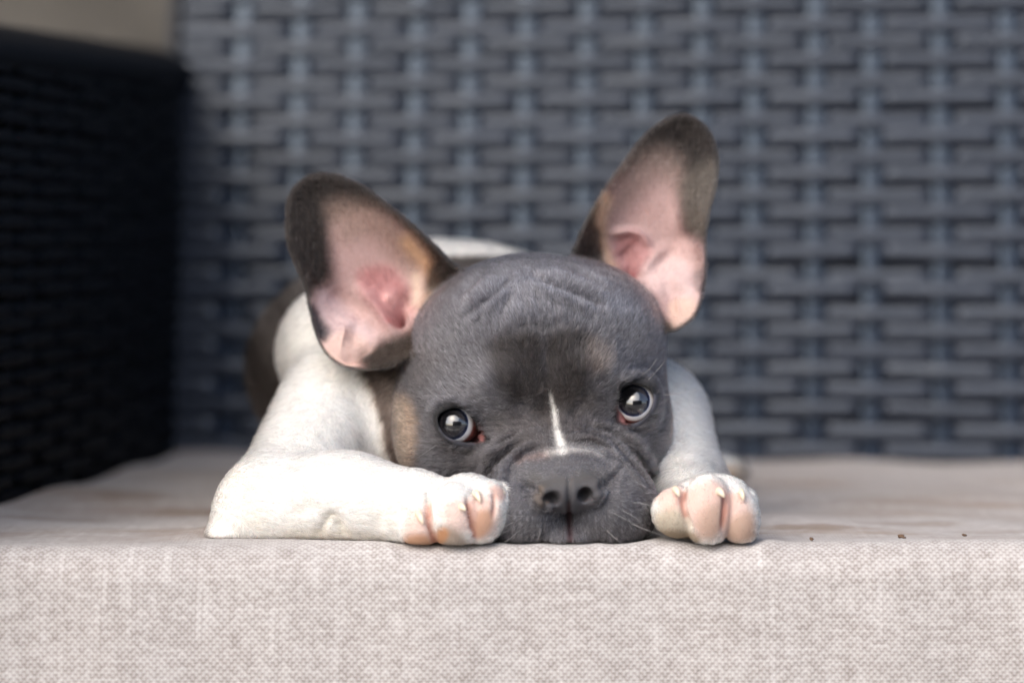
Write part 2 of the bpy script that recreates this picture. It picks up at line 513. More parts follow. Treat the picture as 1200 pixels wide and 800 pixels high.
def poly_sd(pts, pad):
    """signed distance (negative inside) to a smooth closed outline, in a window padded by pad"""
    pts = np.array(pts, np.float32)
    sl, X, Y = window(pts, pad)
    A, B = pts, np.roll(pts, -1, 0)
    dist, _ = seg_dist(X, Y, A, B)
    ins = np.zeros(X.shape, bool)
    for (ax, ay), (bx, by) in zip(A, B):
        c = (ay > Y) != (by > Y)
        ins ^= c & (X < (bx - ax) * (Y - ay) / (by - ay + 1e-12) + ax)
    return sl, np.where(ins, -dist, dist)

def bilinear(M, px, py):
    x = np.clip(px, 0, M.shape[1] - 1.001); y = np.clip(py, 0, M.shape[0] - 1.001)
    i = x.astype(int); j = y.astype(int)
    fx, fy = x - i, y - j
    if M.ndim == 3:
        fx, fy = fx[:, None], fy[:, None]
    return (M[j, i] * (1 - fx) + M[j, i + 1] * fx) * (1 - fy) + (M[j + 1, i] * (1 - fx) + M[j + 1, i + 1] * fx) * fy

def sstep(x):
    x = np.clip(x, 0, 1)
    return x * x * (3 - 2 * x)

class Layer:
    """colour + relief of one region of the coat"""
    def __init__(self, base):
        self.col = np.empty((MH, MW, 3), np.float32); self.col[:] = base
        self.h = np.zeros((MH, MW), np.float32)
    def fill(self, pts, color, feather=6, op=1.0, smooth=True):
        pts = smooth_loop(pts) if smooth else pts
        sl, sd = poly_sd(pts, feather * 1.5)
        a = (sstep(0.5 - sd / (2 * feather)) * op)[..., None]
        self.col[sl] = self.col[sl] * (1 - a) + np.array(color, np.float32) * a
    def stroke(self, pts, w0, w1, color, op=1.0, soft=1.0):
        pts = smooth_line(pts)
        sl, X, Y = window(pts, max(w0, w1) * 2 + 4)
        d, t = seg_dist(X, Y, pts[:-1], pts[1:])
        w = w0 + (w1 - w0) * t
        a = (np.exp(-(d / w) ** 2 * soft) * op)[..., None]
        self.col[sl] = self.col[sl] * (1 - a) + np.array(color, np.float32) * a
    def groove(self, pts, w0, w1, amt):
        """amt > 0 raises a ridge, < 0 presses a crease; fades at both ends"""
        pts = smooth_line(pts)
        sl, X, Y = window(pts, max(w0, w1) * 2.5 + 4)
        d, t = seg_dist(X, Y, pts[:-1], pts[1:])
        w = w0 + (w1 - w0) * t
        end = np.clip(np.minimum(t, 1 - t) / 0.18, 0, 1)
        self.h[sl] += amt * np.exp(-(d / w) ** 2) * (0.35 + 0.65 * end)
    def spot(self, x, y, r, color, op=1.0):
        self.stroke([(x, y), (x + 0.5, y)], r, r, color, op)
    def bump(self, x, y, r, amt):
        self.groove([(x - 0.3, y), (x, y), (x + 0.3, y)], r, r, amt / 0.8)

# --- ears: outlines, and the depth of the sheet they are made of ---------------------------
EAR_L = smooth_loop([(548, 330), (528, 306), (505, 283), (480, 260), (452, 237), (424, 217), (398, 206), (374, 203), (353, 212), (339, 230),
                     (335, 255), (337, 285), (347, 313), (358, 338), (364, 366), (372, 394), (384, 415), (402, 428), (422, 432), (442, 432),
                     (470, 425), (520, 390)])
EAR_R = smooth_loop([(673, 312), (676, 284), (689, 255), (706, 225), (728, 193), (752, 162), (776, 142), (799, 134), (820, 142), (836, 162),
                     (842, 190), (839, 220), (831, 250), (827, 282), (827, 315), (823, 345), (815, 368), (800, 382), (783, 388), (762, 382),
                     (720, 370)])
def ear_maps(outline, base, tip, z_base, z_tip, deep):
    sd = np.full((MH, MW), 60, np.float32)
    sl, s = poly_sd(outline, 60)
    sd[sl] = s
    Y, X = np.mgrid[0:MH, 0:MW].astype(np.float32)
    ax = np.array(tip, float) - np.array(base, float); L = np.linalg.norm(ax); ax /= L
    t = np.clip(((X - base[0]) * ax[0] + (Y - base[1]) * ax[1]) / L, -0.3, 1.1)
    e = np.clip(-sd / 58, 0, 1)
    B = 14 + (deep - 14) * np.exp(-((t - 0.22) / 0.38) ** 2)
    d0 = z_base + (z_tip - z_base) * t + B * (1 - (1 - e) ** 2)
    gy, gx = np.gradient(d0)
    sl_ = np.sqrt(1 + np.clip(gx ** 2 + gy ** 2, 0, 4))
    return sd, d0.astype(np.float32), sl_.astype(np.float32), t.astype(np.float32)
EARS = [ear_maps(EAR_L, (455, 385), (370, 215), 26, 82, 54), ear_maps(EAR_R, (765, 340), (805, 145), 40, 95, 50)]
# relief of the inner ear
EREL = [Layer((0, 0, 0)), Layer((0, 0, 0))]
e = EREL[0]
e.bump(466, 374, 9, 22)                                            # + pushes away from the viewer (deeper): the canal
e.groove([(478, 345), (468, 360), (462, 378)], 8, 7, 12)
e.groove([(424, 340), (440, 358), (455, 378), (462, 390)], 7, 6, -13)   # fold beside the canal
e.groove([(388, 340), (410, 360), (432, 384)], 12, 10, 8)
e.bump(455, 350, 6, -11); e.bump(458, 366, 5, -8); e.bump(481, 367, 8, -14)
e.groove([(388, 405), (400, 390), (420, 380), (440, 385)], 18, 15, -10)  # the rolled lobe
e.bump(398, 405, 16, -8)
e.groove([(368, 366), (373, 384), (379, 398)], 6, 5, 20)           # pocket at the outer edge
e.groove([(400, 425), (420, 417), (440, 400)], 5, 5, 8)
e = EREL[1]
e.bump(737, 322, 8, 20)
e.groove([(728, 290), (738, 306), (742, 325)], 14, 9, 12)
e.groove([(718, 273), (736, 271), (752, 277), (762, 292)], 4, 4, -9)
e.groove([(748, 326), (764, 305), (782, 288)], 8, 7, -9)
e.bump(730, 330, 6, -10)
e.groove([(758, 340), (778, 332), (796, 330), (806, 345)], 18, 16, -11)
e.bump(796, 362, 14, -8)
e.groove([(815, 300), (819, 320), (817, 335)], 6, 5, 18)
e.groove([(775, 300), (790, 285), (808, 275)], 12, 12, 6)

# --- primitives -----------------------------------------------------------------------------
def rotm(ax, deg):
    a = R(deg); c, s = math.cos(a), math.sin(a)
    return np.array({'x': [[1, 0, 0], [0, c, -s], [0, s, c]], 'y': [[c, 0, s], [0, 1, 0], [-s, 0, c]], 'z': [[c, -s, 0], [s, c, 0], [0, 0, 1]]}[ax], np.float32)

def ell(c, r, rot=None):
    c = np.array(c, np.float32); r = np.array(r, np.float32)
    def f(p):
        q = p - c
        if rot is not None:
            q = q @ rot
        q = q / r
        k0 = np.sqrt((q * q).sum(1)) + 1e-6
        g = q / r
        k1 = np.sqrt((g * g).sum(1)) + 1e-6
        return k0 * (k0 - 1) / k1
    return f

def cone(a, b, r1, r2):
    a = np.array(a, np.float32); b = np.array(b, np.float32); ba = b - a
    L = float(ba @ ba)
    def f(p):
        q = p - a
        t = np.clip(q @ ba / L, 0, 1)
        e = q - t[:, None] * ba
        return np.sqrt((e * e).sum(1)) - (r1 + (r2 - r1) * t)
    return f

def smin(a, b, k):
    h = np.maximum(k - np.abs(a - b), 0) / k
    return np.minimum(a, b) - h * h * k * 0.25

def smax(a, b, k):
    return -smin(-a, -b, k)

def E(px, py, d, rx, rd, rz, rot=None):
    return ell(P(px, py, d), (rx, rd, rz), rot)

EYES = [dict(c=P(536, 497.5, -22), r=25.0, look=(-0.29, -0.945, 0.15)),
        dict(c=P(746, 473.5, -18), r=25.0, look=(-0.22, -0.935, 0.29))]
LID_L = smooth_loop([(513, 490), (516, 485.5), (523, 480.5), (534, 477.8), (544, 480.5), (551, 487.5), (557, 495), (562.5, 503), (566.5, 512.5),
                     (562, 516.8), (553, 518), (541, 517), (529.4, 514), (521, 508.7), (515.5, 500.5)], 4)
LID_R = smooth_loop([(726, 459), (730.4, 454), (739.4, 450), (750.6, 451), (759.6, 455), (764, 461), (765.5, 469), (762.5, 478.5),
                     (756, 487.5), (748.4, 493.5), (739.4, 496.3), (730.4, 495), (724, 492), (722.8, 485), (724.5, 475), (725.5, 466)], 4)
LIDMAP = np.full((MH, MW), 40, np.float32)
for L_ in (LID_L, LID_R):
    sl, s = poly_sd(L_, 40)
    LIDMAP[sl] = np.minimum(LIDMAP[sl], s)

rollL = rotm('y', -8)
HEAD = [
    (E(622, 428, 78, 150, 152, 132), 0),
    (E(622, 380, 20, 105, 90, 70), 30),
    (E(537, 472, 50, 72, 90, 60), 26),                  # temple
    (E(700, 400, 55, 78, 95, 85), 30),                 # forehead
    (E(531, 512, 38, 68, 76, 68), 26),                  # cheeks
    (E(724, 497, 38, 63, 76, 82), 26),
    (E(590, 452, -22, 42, 40, 36), 24),                 # brows
    (E(690, 440, -20, 44, 40, 36), 24),
    (E(655, 552, -35, 96, 80, 66), 26),                 # muzzle root
    (E(612, 596, -92, 58, 70, 47, rotm('y', -10)), 14), # lips
    (E(716, 590, -92, 53, 70, 52, rotm('y', 10)), 14),
    (E(664, 628, -100, 40, 50, 22), 12),                # chin
    (E(662, 556, -106, 62, 50, 29, rotm('y', -4)), 12), # nose roll
    (E(667, 576, -137, 43, 37, 24), 6), (E(641, 581, -159, 17, 15, 15), 5), (E(693, 575, -157, 17, 15, 16), 5),                 # nose leather
]
# rolls of loose skin round the muzzle and over the eyes, laid along the surface found above
def surf_d(px_, py_):
    d = np.arange(-220, 120, 1.0, dtype=np.float32)
    k = 1 + d / FPX
    p = np.stack([(px_ - 600) * k, d, H0 - (py_ - HORIZ) * k], -1).astype(np.float32)
    f = union_(HEAD, p)
    i = np.argmax(f < 0)
    return float(d[i]) if f[i] < 0 else 0.0
def union_(parts, p):
    f = parts[0][0](p)
    for g, k in parts[1:]:
        f = smin(f, g(p), k)
    return f
def rope(pts, r0, r1, sink=0.45):
    q = smooth_line(pts, 3)
    n_ = len(q)
    c = []
    for i, (x, y) in enumerate(q):
        r = r0 + (r1 - r0) * i / (n_ - 1)
        r *= 0.55 + 0.45 * math.sin(math.pi * min(max((i + 0.5) / n_, 0.08), 0.92))
        c.append((P(x, y, surf_d(x, y) + r * sink), r))
    segs = [cone(c[i][0], c[i + 1][0], c[i][1], c[i + 1][1]) for i in range(n_ - 1)]
    def f(p):
        m = segs[0](p)
        for s in segs[1:]:
            m = np.minimum(m, s(p))
        return m
    return f
ROPES = [rope([(628, 507), (603, 513), (583, 530), (566, 560)], 11, 12), rope([(640, 521), (614, 530), (598, 546), (588, 568)], 8, 9),
         rope([(668, 514), (694, 512), (716, 524), (735, 545), (752, 568), (766, 594)], 10, 13), rope([(700, 500), (722, 506), (745, 528), (764, 560), (774, 582)], 9, 9),
         rope([(508, 484), (520, 473), (536, 469), (552, 475), (564, 490)], 6, 6, 0.75), rope([(720, 456), (730, 444), (746, 440), (762, 446), (771, 462)], 6, 6, 0.75),
         rope([(514, 510), (530, 524), (552, 527)], 6, 6, 0.7), rope([(736, 504), (756, 500), (772, 480)], 6, 6, 0.7),
         rope([(606, 548), (620, 540), (640, 533), (668, 531), (695, 534), (718, 545)], 7, 7, 0.6)]
LIDBALLS = [(ell(EYES[0]['c'], (29, 28.5, 28), None), 14), (ell(EYES[1]['c'], (29, 28.5, 28), None), 14),
            (ell(EYES[0]['c'] + np.array((-1, -2.5, 7), np.float32), (28, 27, 25)), 8), (ell(EYES[1]['c'] + np.array((1, -2.5, 7), np.float32), (28, 27, 25)), 8)]
NOSTRILS = [ell(P(647, 585, -172), (9, 18, 7), rotm('y', 28)), ell(P(686, 580, -170), (9, 18, 8), rotm('y', -38)),
            cone(P(640, 591, -168), P(650, 582, -172), 3.5, 5.5), cone(P(695, 582, -164), P(685, 581, -172), 3.5, 5.5)]
CARUN = [ell(P(564, 512, -33), (4.5, 5, 4)), ell(P(729, 487, -26), (6, 7, 9))]

BODY = [
    (ell((-104, 540, 168), (255, 330, 172)), 0),         # trunk
    (cone(P(600, 490, 110), P(560, 440, 420), 132, 150), 60),
    (E(490, 500, 160, 125, 120, 130), 50),               # chest
    (E(408, 412, 235, 88, 100, 86), 40),                 # shoulder
    (cone(P(396, 470, 130), P(332, 582, -20), 68, 56), 26),
    (E(305, 606, -45, 52, 60, 44), 24),                  # elbow
    (E(752, 500, 180, 68, 105, 86), 40),                 # other shoulder
    (cone(P(772, 490, 150), P(800, 572, 40), 58, 49), 30),
    (cone(P(800, 575, 40), P(826, 596, -100), 46, 36), 24),
    (E(848, 552, 520, 30, 50, 18), 20),                  # hind foot
    (E(263, 627, -72, 22, 34, 16), 14),                  # point of the elbow
    (cone((120, 610, 58), (262, 530, 22), 52, 20), 30),  # hind leg, folded beside the trunk
]
LIMB = [
    (cone(P(312, 590, -58), P(480, 594, -112), 52, 44), 0),
    (E(400, 575, -80, 60, 46, 42), 30),
    (E(508, 602, -128, 46, 34, 40), 20),
]
TOES_L = [E(494, 618, -156, 25, 22, 25), E(533, 605, -160, 31, 26, 38), E(568, 601, -152, 24, 26, 38, rotm('y', 16)), E(584, 584, -135, 12, 20, 18, rotm('y', 30)),
          E(548, 576, -140, 32, 24, 20)]
TOES_R = [E(795, 600, -146, 30, 26, 29), E(829, 598, -156, 29, 28, 41), E(866, 605, -148, 23, 25, 33, rotm('y', -8)), E(840, 577, -135, 36, 26, 21), E(876, 590, -128, 12, 18, 18)]
TOES_RB = [E(826, 598, -122, 48, 32, 36)]

def ear_sdf(i, p, px, py):
    sd, d0, sl, t = EARS[i]
    e_ = bilinear(sd, px, py); z = bilinear(d0, px, py); s = bilinear(sl, px, py); tt = bilinear(t, px, py)
    w = p[:, 1] - z
    back = 9 + 26 * np.exp(-np.maximum(tt, 0) / 0.28)       # thick at the root, thin towards the tip
    f = smax(smax(-w - 3.0, w - back, 2) / s, e_ * 0.97 + 0.6, 6)
    return f

def union(parts, p):
    f = parts[0][0](p)
    for g, k in parts[1:]:
        f = smin(f, g(p), k)
    return f

def groups(p):
    px, py = proj(p)
    head = union(HEAD, p)
    near = (np.abs(head) < 40) & (p[:, 1] < 60)
    if near.any():
        pn = p[near]; hn = head[near]
        for g in ROPES:
            hn = smin(hn, g(pn), 5)
        for g, k in LIDBALLS:
            hn = smin(hn, g(pn), k)
        head[near] = hn
    for g in NOSTRILS:
        head = smax(head, -g(p), 4)
    lid = bilinear(LIDMAP, px, py)
    cut = smax(lid, p[:, 1] - (-18), 3)
    head = smax(head, -cut, 2.5)
    for g in CARUN:
        head = smin(head, g(p), 2.5)
    body = union(BODY, p)
    limb = union(LIMB, p)
    tl = TOES_L[0](p)
    for g in TOES_L[1:]:
        tl = smin(tl, g(p), 2.5)
    limb = smin(limb, tl, 10)
    tr = TOES_R[0](p)
    for g in TOES_R[1:]:
        tr = smin(tr, g(p), 2.5)
    tr = smin(tr, TOES_RB[0](p), 10)
    e0, e1 = ear_sdf(0, p, px, py), ear_sdf(1, p, px, py)
    return head, body, limb, tr, e0, e1

def sdf(p):
    head, body, limb, tr, e0, e1 = groups(p)
    f = smin(head, smin(e0, e1, 1), 9)
    b = smin(smin(body, limb, 32), tr, 14)
    f = smin(f, b, 7)
    return smax(f, 1.2 - p[:, 2], 5)

# --- sparse sampling and surface nets ---------------------------------------------------------
def polygonise(lo, hi, h, nb=8):
    lo = np.array(lo, np.float32)
    dims = np.ceil((np.array(hi) - lo) / (h * nb)).astype(int)
    bs = h * nb
    bi = np.stack(np.meshgrid(*[np.arange(d) for d in dims], indexing='ij'), -1).reshape(-1, 3)
    cen = (lo + (bi + 0.5) * bs).astype(np.float32)
    fc = sdf(cen)
    N = dims * nb
    Fd = np.repeat(np.repeat(np.repeat(np.where(fc < 0, -50, 50).astype(np.float32).reshape(dims), nb, 0), nb, 1), nb, 2)
    keep = bi[np.abs(fc) < bs * 0.87 + 14]
    off = np.stack(np.meshgrid(*[np.arange(nb)] * 3, indexing='ij'), -1).reshape(-1, 3)
    for s in range(0, len(keep), 600):
        idx = (keep[s:s + 600][:, None, :] * nb + off[None]).reshape(-1, 3)
        v = sdf((lo + idx * h).astype(np.float32))
        Fd[idx[:, 0], idx[:, 1], idx[:, 2]] = v
    ins = Fd < 0
    c = np.zeros(tuple(N - 1), np.uint8)
    corners = [(i, j, k) for i in (0, 1) for j in (0, 1) for k in (0, 1)]
    for (i, j, k) in corners:
        c += ins[i:N[0] - 1 + i, j:N[1] - 1 + j, k:N[2] - 1 + k]
    act = np.argwhere((c > 0) & (c < 8))
    vid = np.full(tuple(N - 1), -1, np.int32)
    vid[act[:, 0], act[:, 1], act[:, 2]] = np.arange(len(act))
    acc = np.zeros((len(act), 3), np.float32); cnt = np.zeros(len(act), np.float32)
    for a in corners:
        for ax in range(3):
            if a[ax]:
                continue
            b = list(a); b[ax] = 1
            fa = Fd[act[:, 0] + a[0], act[:, 1] + a[1], act[:, 2] + a[2]]
            fb = Fd[act[:, 0] + b[0], act[:, 1] + b[1], act[:, 2] + b[2]]
            m = (fa < 0) != (fb < 0)
            t = np.where(m, fa / np.where(m, fa - fb, 1), 0)
            pt = np.array(a, np.float32)[None].repeat(len(act), 0); pt[:, ax] += t
            acc += np.where(m[:, None], pt, 0); cnt += m
    Vv = lo + (act + acc / cnt[:, None]) * h
    faces = []
    for ax in range(3):
        o1, o2 = [(1, 2), (2, 0), (0, 1)][ax]
        sl_a = [slice(1, N[q] - 1) for q in range(3)]; sl_b = list(sl_a)
        sl_a[ax] = slice(0, N[ax] - 1); sl_b[ax] = slice(1, N[ax])
        A, B = ins[tuple(sl_a)], ins[tuple(sl_b)]
        e_ = np.argwhere(A != B)
        st = A[e_[:, 0], e_[:, 1], e_[:, 2]]
        e_ = e_ + np.array([1 if q != ax else 0 for q in range(3)])
        def cell(d1, d2):
            q = e_.copy(); q[:, o1] += d1; q[:, o2] += d2
            return vid[q[:, 0], q[:, 1], q[:, 2]]
        quad = np.stack([cell(-1, -1), cell(0, -1), cell(0, 0), cell(-1, 0)], -1)
        quad[~st] = quad[~st][:, ::-1]
        faces.append(quad)
    Fq = np.concatenate(faces)
    Fq = Fq[(Fq >= 0).all(1)]
    return Vv.astype(np.float32), Fq

def vnormals(V, F):
    d1 = V[F[:, 2]] - V[F[:, 0]]; d2 = V[F[:, 3]] - V[F[:, 1]]
    fn = np.cross(d1, d2)
    N = np.zeros_like(V)
    for k in range(4):
        for q in range(3):
            N[:, q] += np.bincount(F[:, k], fn[:, q], len(V))
    return N / (np.linalg.norm(N, axis=1)[:, None] + 1e-9)

def smooth_scalar(a, V, F, it):
    for _ in range(it):
        s = np.zeros_like(a); c = np.zeros(len(V), np.float32)
        for k in range(4):
            nb_ = a[F[:, (k + 1) % 4]] + a[F[:, (k + 3) % 4]]
            if a.ndim == 1:
                s += np.bincount(F[:, k], nb_, len(V))
            else:
                for q in range(a.shape[1]):
                    s[:, q] += np.bincount(F[:, k], nb_[:, q], len(V))
            c += np.bincount(F[:, k], None, len(V)) * 2
        s = s / (c[:, None] if a.ndim == 2 else c)
        a = 0.5 * a + 0.5 * s
    return a.astype(np.float32)

V, F = polygonise((-400, -230, -12), (340, 900, 540), 2.0)
NRM = vnormals(V, F)
print('dog mesh', V.shape, F.shape)

# --- coat: colours and relief -----------------------------------------------------------------
GREY = (0.080, 0.077, 0.084); DARK = (0.022, 0.018, 0.016); BROWNGREY = (0.042, 0.035, 0.033)
TAN = (0.27, 0.19, 0.135); WHITE = (0.70, 0.68, 0.64); PINK = (0.38, 0.255, 0.238); NOSE = (0.042, 0.040, 0.044)
hd = Layer(GREY)
hd.fill([(440, 420), (470, 400), (520, 420), (500, 470), (490, 560), (440, 560)], BROWNGREY, 14, 0.5)
hd.fill([(574, 408), (596, 391), (620, 387), (646, 389), (675, 385), (695, 398), (692, 425), (686, 460), (672, 490), (640, 498), (606, 480), (582, 445)], DARK, 11, 0.85)
hd.stroke([(640, 385), (638, 410), (640, 440)], 6, 3, GREY, 0.6)
hd.fill([(690, 400), (715, 408), (712, 430), (696, 440), (688, 425)], (0.11, 0.085, 0.07), 8, 0.6)
hd.fill([(600, 470), (690, 460), (715, 500), (690, 530), (600, 530), (575, 500)], BROWNGREY, 16, 0.7)
hd.fill([(505, 500), (560, 520), (600, 530), (570, 560), (520, 545)], BROWNGREY, 14, 0.5)
hd.fill([(720, 500), (770, 490), (780, 540), (760, 570), (735, 540)], BROWNGREY, 14, 0.5)
hd.fill([(464, 470), (478, 466), (488, 490), (490, 520), (484, 548), (470, 545), (465, 510)], TAN, 8, 0.75)
hd.stroke([(784, 440), (788, 480), (785, 520)], 6, 6, TAN, 0.5)
hd.stroke([(570, 470), (600, 478), (625, 475)], 8, 8, GREY, 0.4)
hd.fill([(545, 350), (575, 315), (620, 300), (680, 305), (725, 335), (745, 375), (690, 372), (640, 366), (585, 375), (555, 385)], (0.116, 0.114, 0.128), 24, 0.85)  # paler crown: lighter coat with sheen from above painted in
# blaze
hd.stroke([(646, 464), (650, 482), (652, 498), (656, 514), (660, 528)], 1.1, 4.2, WHITE, 0.85)
hd.stroke([(652, 505), (655, 516), (658, 527)], 2.2, 5.5, WHITE, 0.6)
hd.stroke([(640, 531), (662, 527), (690, 527), (706, 532)], 4, 3, (0.4, 0.38, 0.36), 0.7)
hd.stroke([(610, 541), (625, 536), (640, 533)], 5, 5, (0.16, 0.11, 0.10), 0.6)
# nose leather, nostrils, lip line
hd.fill([(632, 570), (650, 560), (668, 562), (690, 555), (702, 566), (700, 584), (686, 596), (668, 598), (650, 598), (634, 590)], NOSE, 5, 0.85)
hd.stroke([(628, 560), (640, 566), (655, 563), (668, 564), (690, 556), (705, 562)], 8, 8, (0.085, 0.08, 0.076), 0.6)
hd.stroke([(634, 572), (630, 580), (637, 588)], 5, 5, (0.12, 0.09, 0.065), 0.6)
hd.fill([(640, 596), (700, 592), (700, 612), (640, 614)], (0.05, 0.05, 0.06), 9, 0.8)
hd.stroke([(666, 592), (667, 610), (669, 640)], 2.0, 4, (0.05, 0.02, 0.022), 0.9)
# lids and corners
for pts in (LID_L, LID_R):
    c = pts.mean(0)
    ring = c + (pts - c) * 1.09
    hd.stroke(np.vstack([ring, ring[:1]]), 5, 5, (0.006, 0.0055, 0.006), 1.0)
hd.stroke([(516, 502), (524, 512), (540, 520), (556, 521)], 2.0, 2.0, (0.07, 0.07, 0.085), 0.8)
hd.stroke([(742, 499), (756, 493), (766, 478), (768, 464)], 2.2, 2.2, (0.10, 0.10, 0.125), 0.8)
hd.stroke([(560, 505), (558, 512)], 6, 5, (0.10, 0.02, 0.016), 1)
hd.stroke([(565, 510), (563, 516)], 1.8, 1.8, (0.30, 0.12, 0.11), 0.8)
hd.stroke([(729, 480), (733, 490)], 5, 6, (0.13, 0.03, 0.027), 1)
hd.stroke([(725.5, 480), (727, 491), (736, 494)], 2.0, 2.2, (0.38, 0.18, 0.17), 0.9)
# relief: forehead wrinkles, stop, folds round the muzzle
for pts, w, a in (
        ([(548, 372), (566, 358), (583, 345), (600, 325)], 4.5, -5.5), ([(625, 322), (650, 335), (680, 347), (705, 360)], 4.5, -5.5),
        ([(668, 312), (690, 325), (712, 342)], 4.5, -5.0), ([(560, 374), (577, 358), (594, 340)], 6, 3.5), ([(548, 356), (562, 344), (580, 328)], 6, 3.0), ([(622, 334), (650, 347), (690, 364)], 6, 3.5), ([(640, 318), (668, 330), (704, 346)], 6, 3.2),
        ([(540, 345), (556, 330), (572, 312)], 4.5, -4.0), ([(600, 390), (618, 383), (640, 386), (665, 380)], 7, -1.5),
        ([(567, 516), (580, 520), (595, 512), (612, 500)], 5, -6), ([(560, 535), (580, 528), (600, 515)], 7, 3.5),
        ([(565, 562), (576, 547), (592, 531), (612, 517)], 5, -6), ([(583, 563), (592, 548), (606, 533), (620, 525)], 7, 4),
        ([(600, 560), (606, 545), (616, 530), (634, 522)], 4, -4),
        ([(664, 518), (690, 514), (708, 519), (728, 540), (746, 562), (762, 580)], 6, 4.5),
        ([(690, 504), (712, 508), (735, 530), (752, 552), (768, 572)], 5, -7),
        ([(735, 505), (755, 535), (768, 560)], 8, 3.0),
        ([(610, 566), (628, 574), (640, 590)], 4, -5), ([(727, 553), (714, 562), (700, 574)], 4, -5),
        ([(598, 560), (612, 550), (625, 542)], 9, 3), ([(715, 548), (725, 552), (722, 558)], 8, 4),
        ([(632, 574), (634, 586), (645, 593)], 6, 3.2), ([(700, 566), (701, 580), (692, 590)], 6, 3.2),
        ([(632, 552), (655, 545), (680, 545), (700, 548)], 3.5, -1.8),
        ([(667, 560), (667, 580), (667, 600), (668, 615), (669, 630)], 2.5, -3.5),
        ([(605, 470), (625, 480), (640, 495)], 9, -3), ([(690, 455), (680, 475), (668, 492)], 9, -3),
        ([(640, 400), (640, 430), (642, 470), (648, 505)], 10, -2.5),
        ([(505, 478), (520, 470), (540, 469), (556, 477)], 6, 2.5), ([(722, 448), (740, 440), (758, 442), (770, 455)], 6, 2.5),
        ([(512, 520), (535, 530), (560, 530)], 5, -2), ([(735, 508), (755, 502), (772, 485)], 5, -2)):
    hd.groove(pts, w, w, a * 1.55)
for x, y in ((590, 600), (600, 618), (620, 606), (612, 628), (632, 620), (705, 612), (722, 600), (716, 628), (738, 610), (742, 590), (696, 630)):
    hd.bump(x, y, 4.5, 1.2)
# planes of the forehead: two brow bosses, a furrow between them, hollows outside the eyes
for pts, w, a in (([(560, 455), (585, 440), (612, 445)], 20, 6), ([(668, 436), (695, 424), (724, 430)], 20, 6), ([(636, 350), (640, 410), (646, 470)], 14, -4),
                  ([(480, 470), (490, 500)], 16, -3), ([(550, 380), (565, 350), (590, 325)], 16, 3), ([(650, 325), (690, 345), (715, 375)], 16, 3)):
    hd.groove(pts, w, w, a)
for pts in ([(612, 395), (616, 365), (610, 335)], [(628, 392), (630, 360), (626, 330)], [(652, 388), (652, 358), (648, 328)], [(668, 385), (670, 360), (672, 335)],
            [(585, 385), (592, 362), (600, 345)], [(684, 388), (692, 368), (700, 352)], [(560, 385), (568, 368), (580, 352)], [(575, 470), (590, 478), (606, 476)],
            [(690, 462), (704, 468), (716, 462)], [(560, 545), (552, 556), (548, 566)], [(745, 530), (758, 545), (764, 560)]):
    hd.groove(pts, 3.2, 3.2, -2.0)

bd = Layer(WHITE)
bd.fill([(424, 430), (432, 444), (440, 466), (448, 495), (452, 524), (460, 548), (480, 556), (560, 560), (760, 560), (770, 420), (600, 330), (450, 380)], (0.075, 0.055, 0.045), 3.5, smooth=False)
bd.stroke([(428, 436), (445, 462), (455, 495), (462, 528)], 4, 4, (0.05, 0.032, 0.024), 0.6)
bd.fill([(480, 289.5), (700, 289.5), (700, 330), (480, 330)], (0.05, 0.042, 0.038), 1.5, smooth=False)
bd.fill([(845, 548), (895, 540), (895, 570), (848, 566)], (0.42, 0.33, 0.25), 6)
bd.groove([(330, 545), (380, 538), (430, 543), (470, 548)], 5, 5, -3)
lb = Layer(WHITE)
PAD = (0.37, 0.185, 0.095); PADD = (0.19, 0.11, 0.06); PK = (0.56, 0.335, 0.27)
lb.fill([(478, 600), (496, 596), (504, 612), (504, 640), (475, 640)], PK, 7, 0.65)
lb.fill([(474, 630), (500, 626), (512, 646), (474, 650)], PAD, 5, 0.85)
lb.fill([(520, 590), (545, 586), (560, 600), (555, 622), (525, 620)], PK, 8, 0.6)
lb.fill([(512, 622), (524, 617), (540, 625), (548, 640), (530, 648), (510, 642)], PADD, 6, 0.75)
lb.fill([(511, 622), (520, 617), (526, 625), (520, 636), (512, 636)], (0.42, 0.19, 0.08), 3, 0.8)
lb.fill([(550, 585), (575, 582), (585, 600), (578, 625), (558, 632), (552, 610)], PK, 7, 0.7)
lb.fill([(560, 600), (574, 598), (577, 614), (564, 630), (556, 624)], PAD, 5, 0.7)
lb.fill([(572, 568), (590, 572), (590, 586), (580, 584)], PK, 4, 0.8)
lb.stroke([(501, 590), (503, 615), (510, 638)], 3, 3, (0.42, 0.17, 0.11), 0.85)
lb.stroke([(549, 590), (552, 608), (556, 628)], 3, 3, (0.42, 0.17, 0.11), 0.85); lb.stroke([(579, 580), (580, 592), (578, 604)], 2, 2, (0.45, 0.2, 0.14), 0.6)
lb.stroke([(498, 578), (500, 584)], 3, 3, (0.25, 0.23, 0.22), 0.5); lb.stroke([(471, 595), (476, 595)], 3, 2, (0.2, 0.19, 0.19), 0.6)
lb.groove([(500, 578), (501, 596), (504, 616), (512, 640)], 3, 3, -6)
lb.groove([(548, 582), (551, 600), (556, 626)], 3, 3, -6); lb.groove([(578, 578), (580, 590), (578, 606)], 3, 3, -3.5)
lb.groove([(340, 600), (365, 596), (385, 605)], 8, 8, -2)
lb.groove([(372, 622), (388, 604), (404, 622)], 6, 6, -5); lb.groove([(430, 560), (445, 590), (440, 625)], 12, 12, -3); lb.groove([(300, 560), (330, 545), (380, 540)], 8, 8, -3)
lb.stroke([(372, 626), (388, 606), (404, 626)], 7, 7, (0.5, 0.45, 0.37), 0.5)
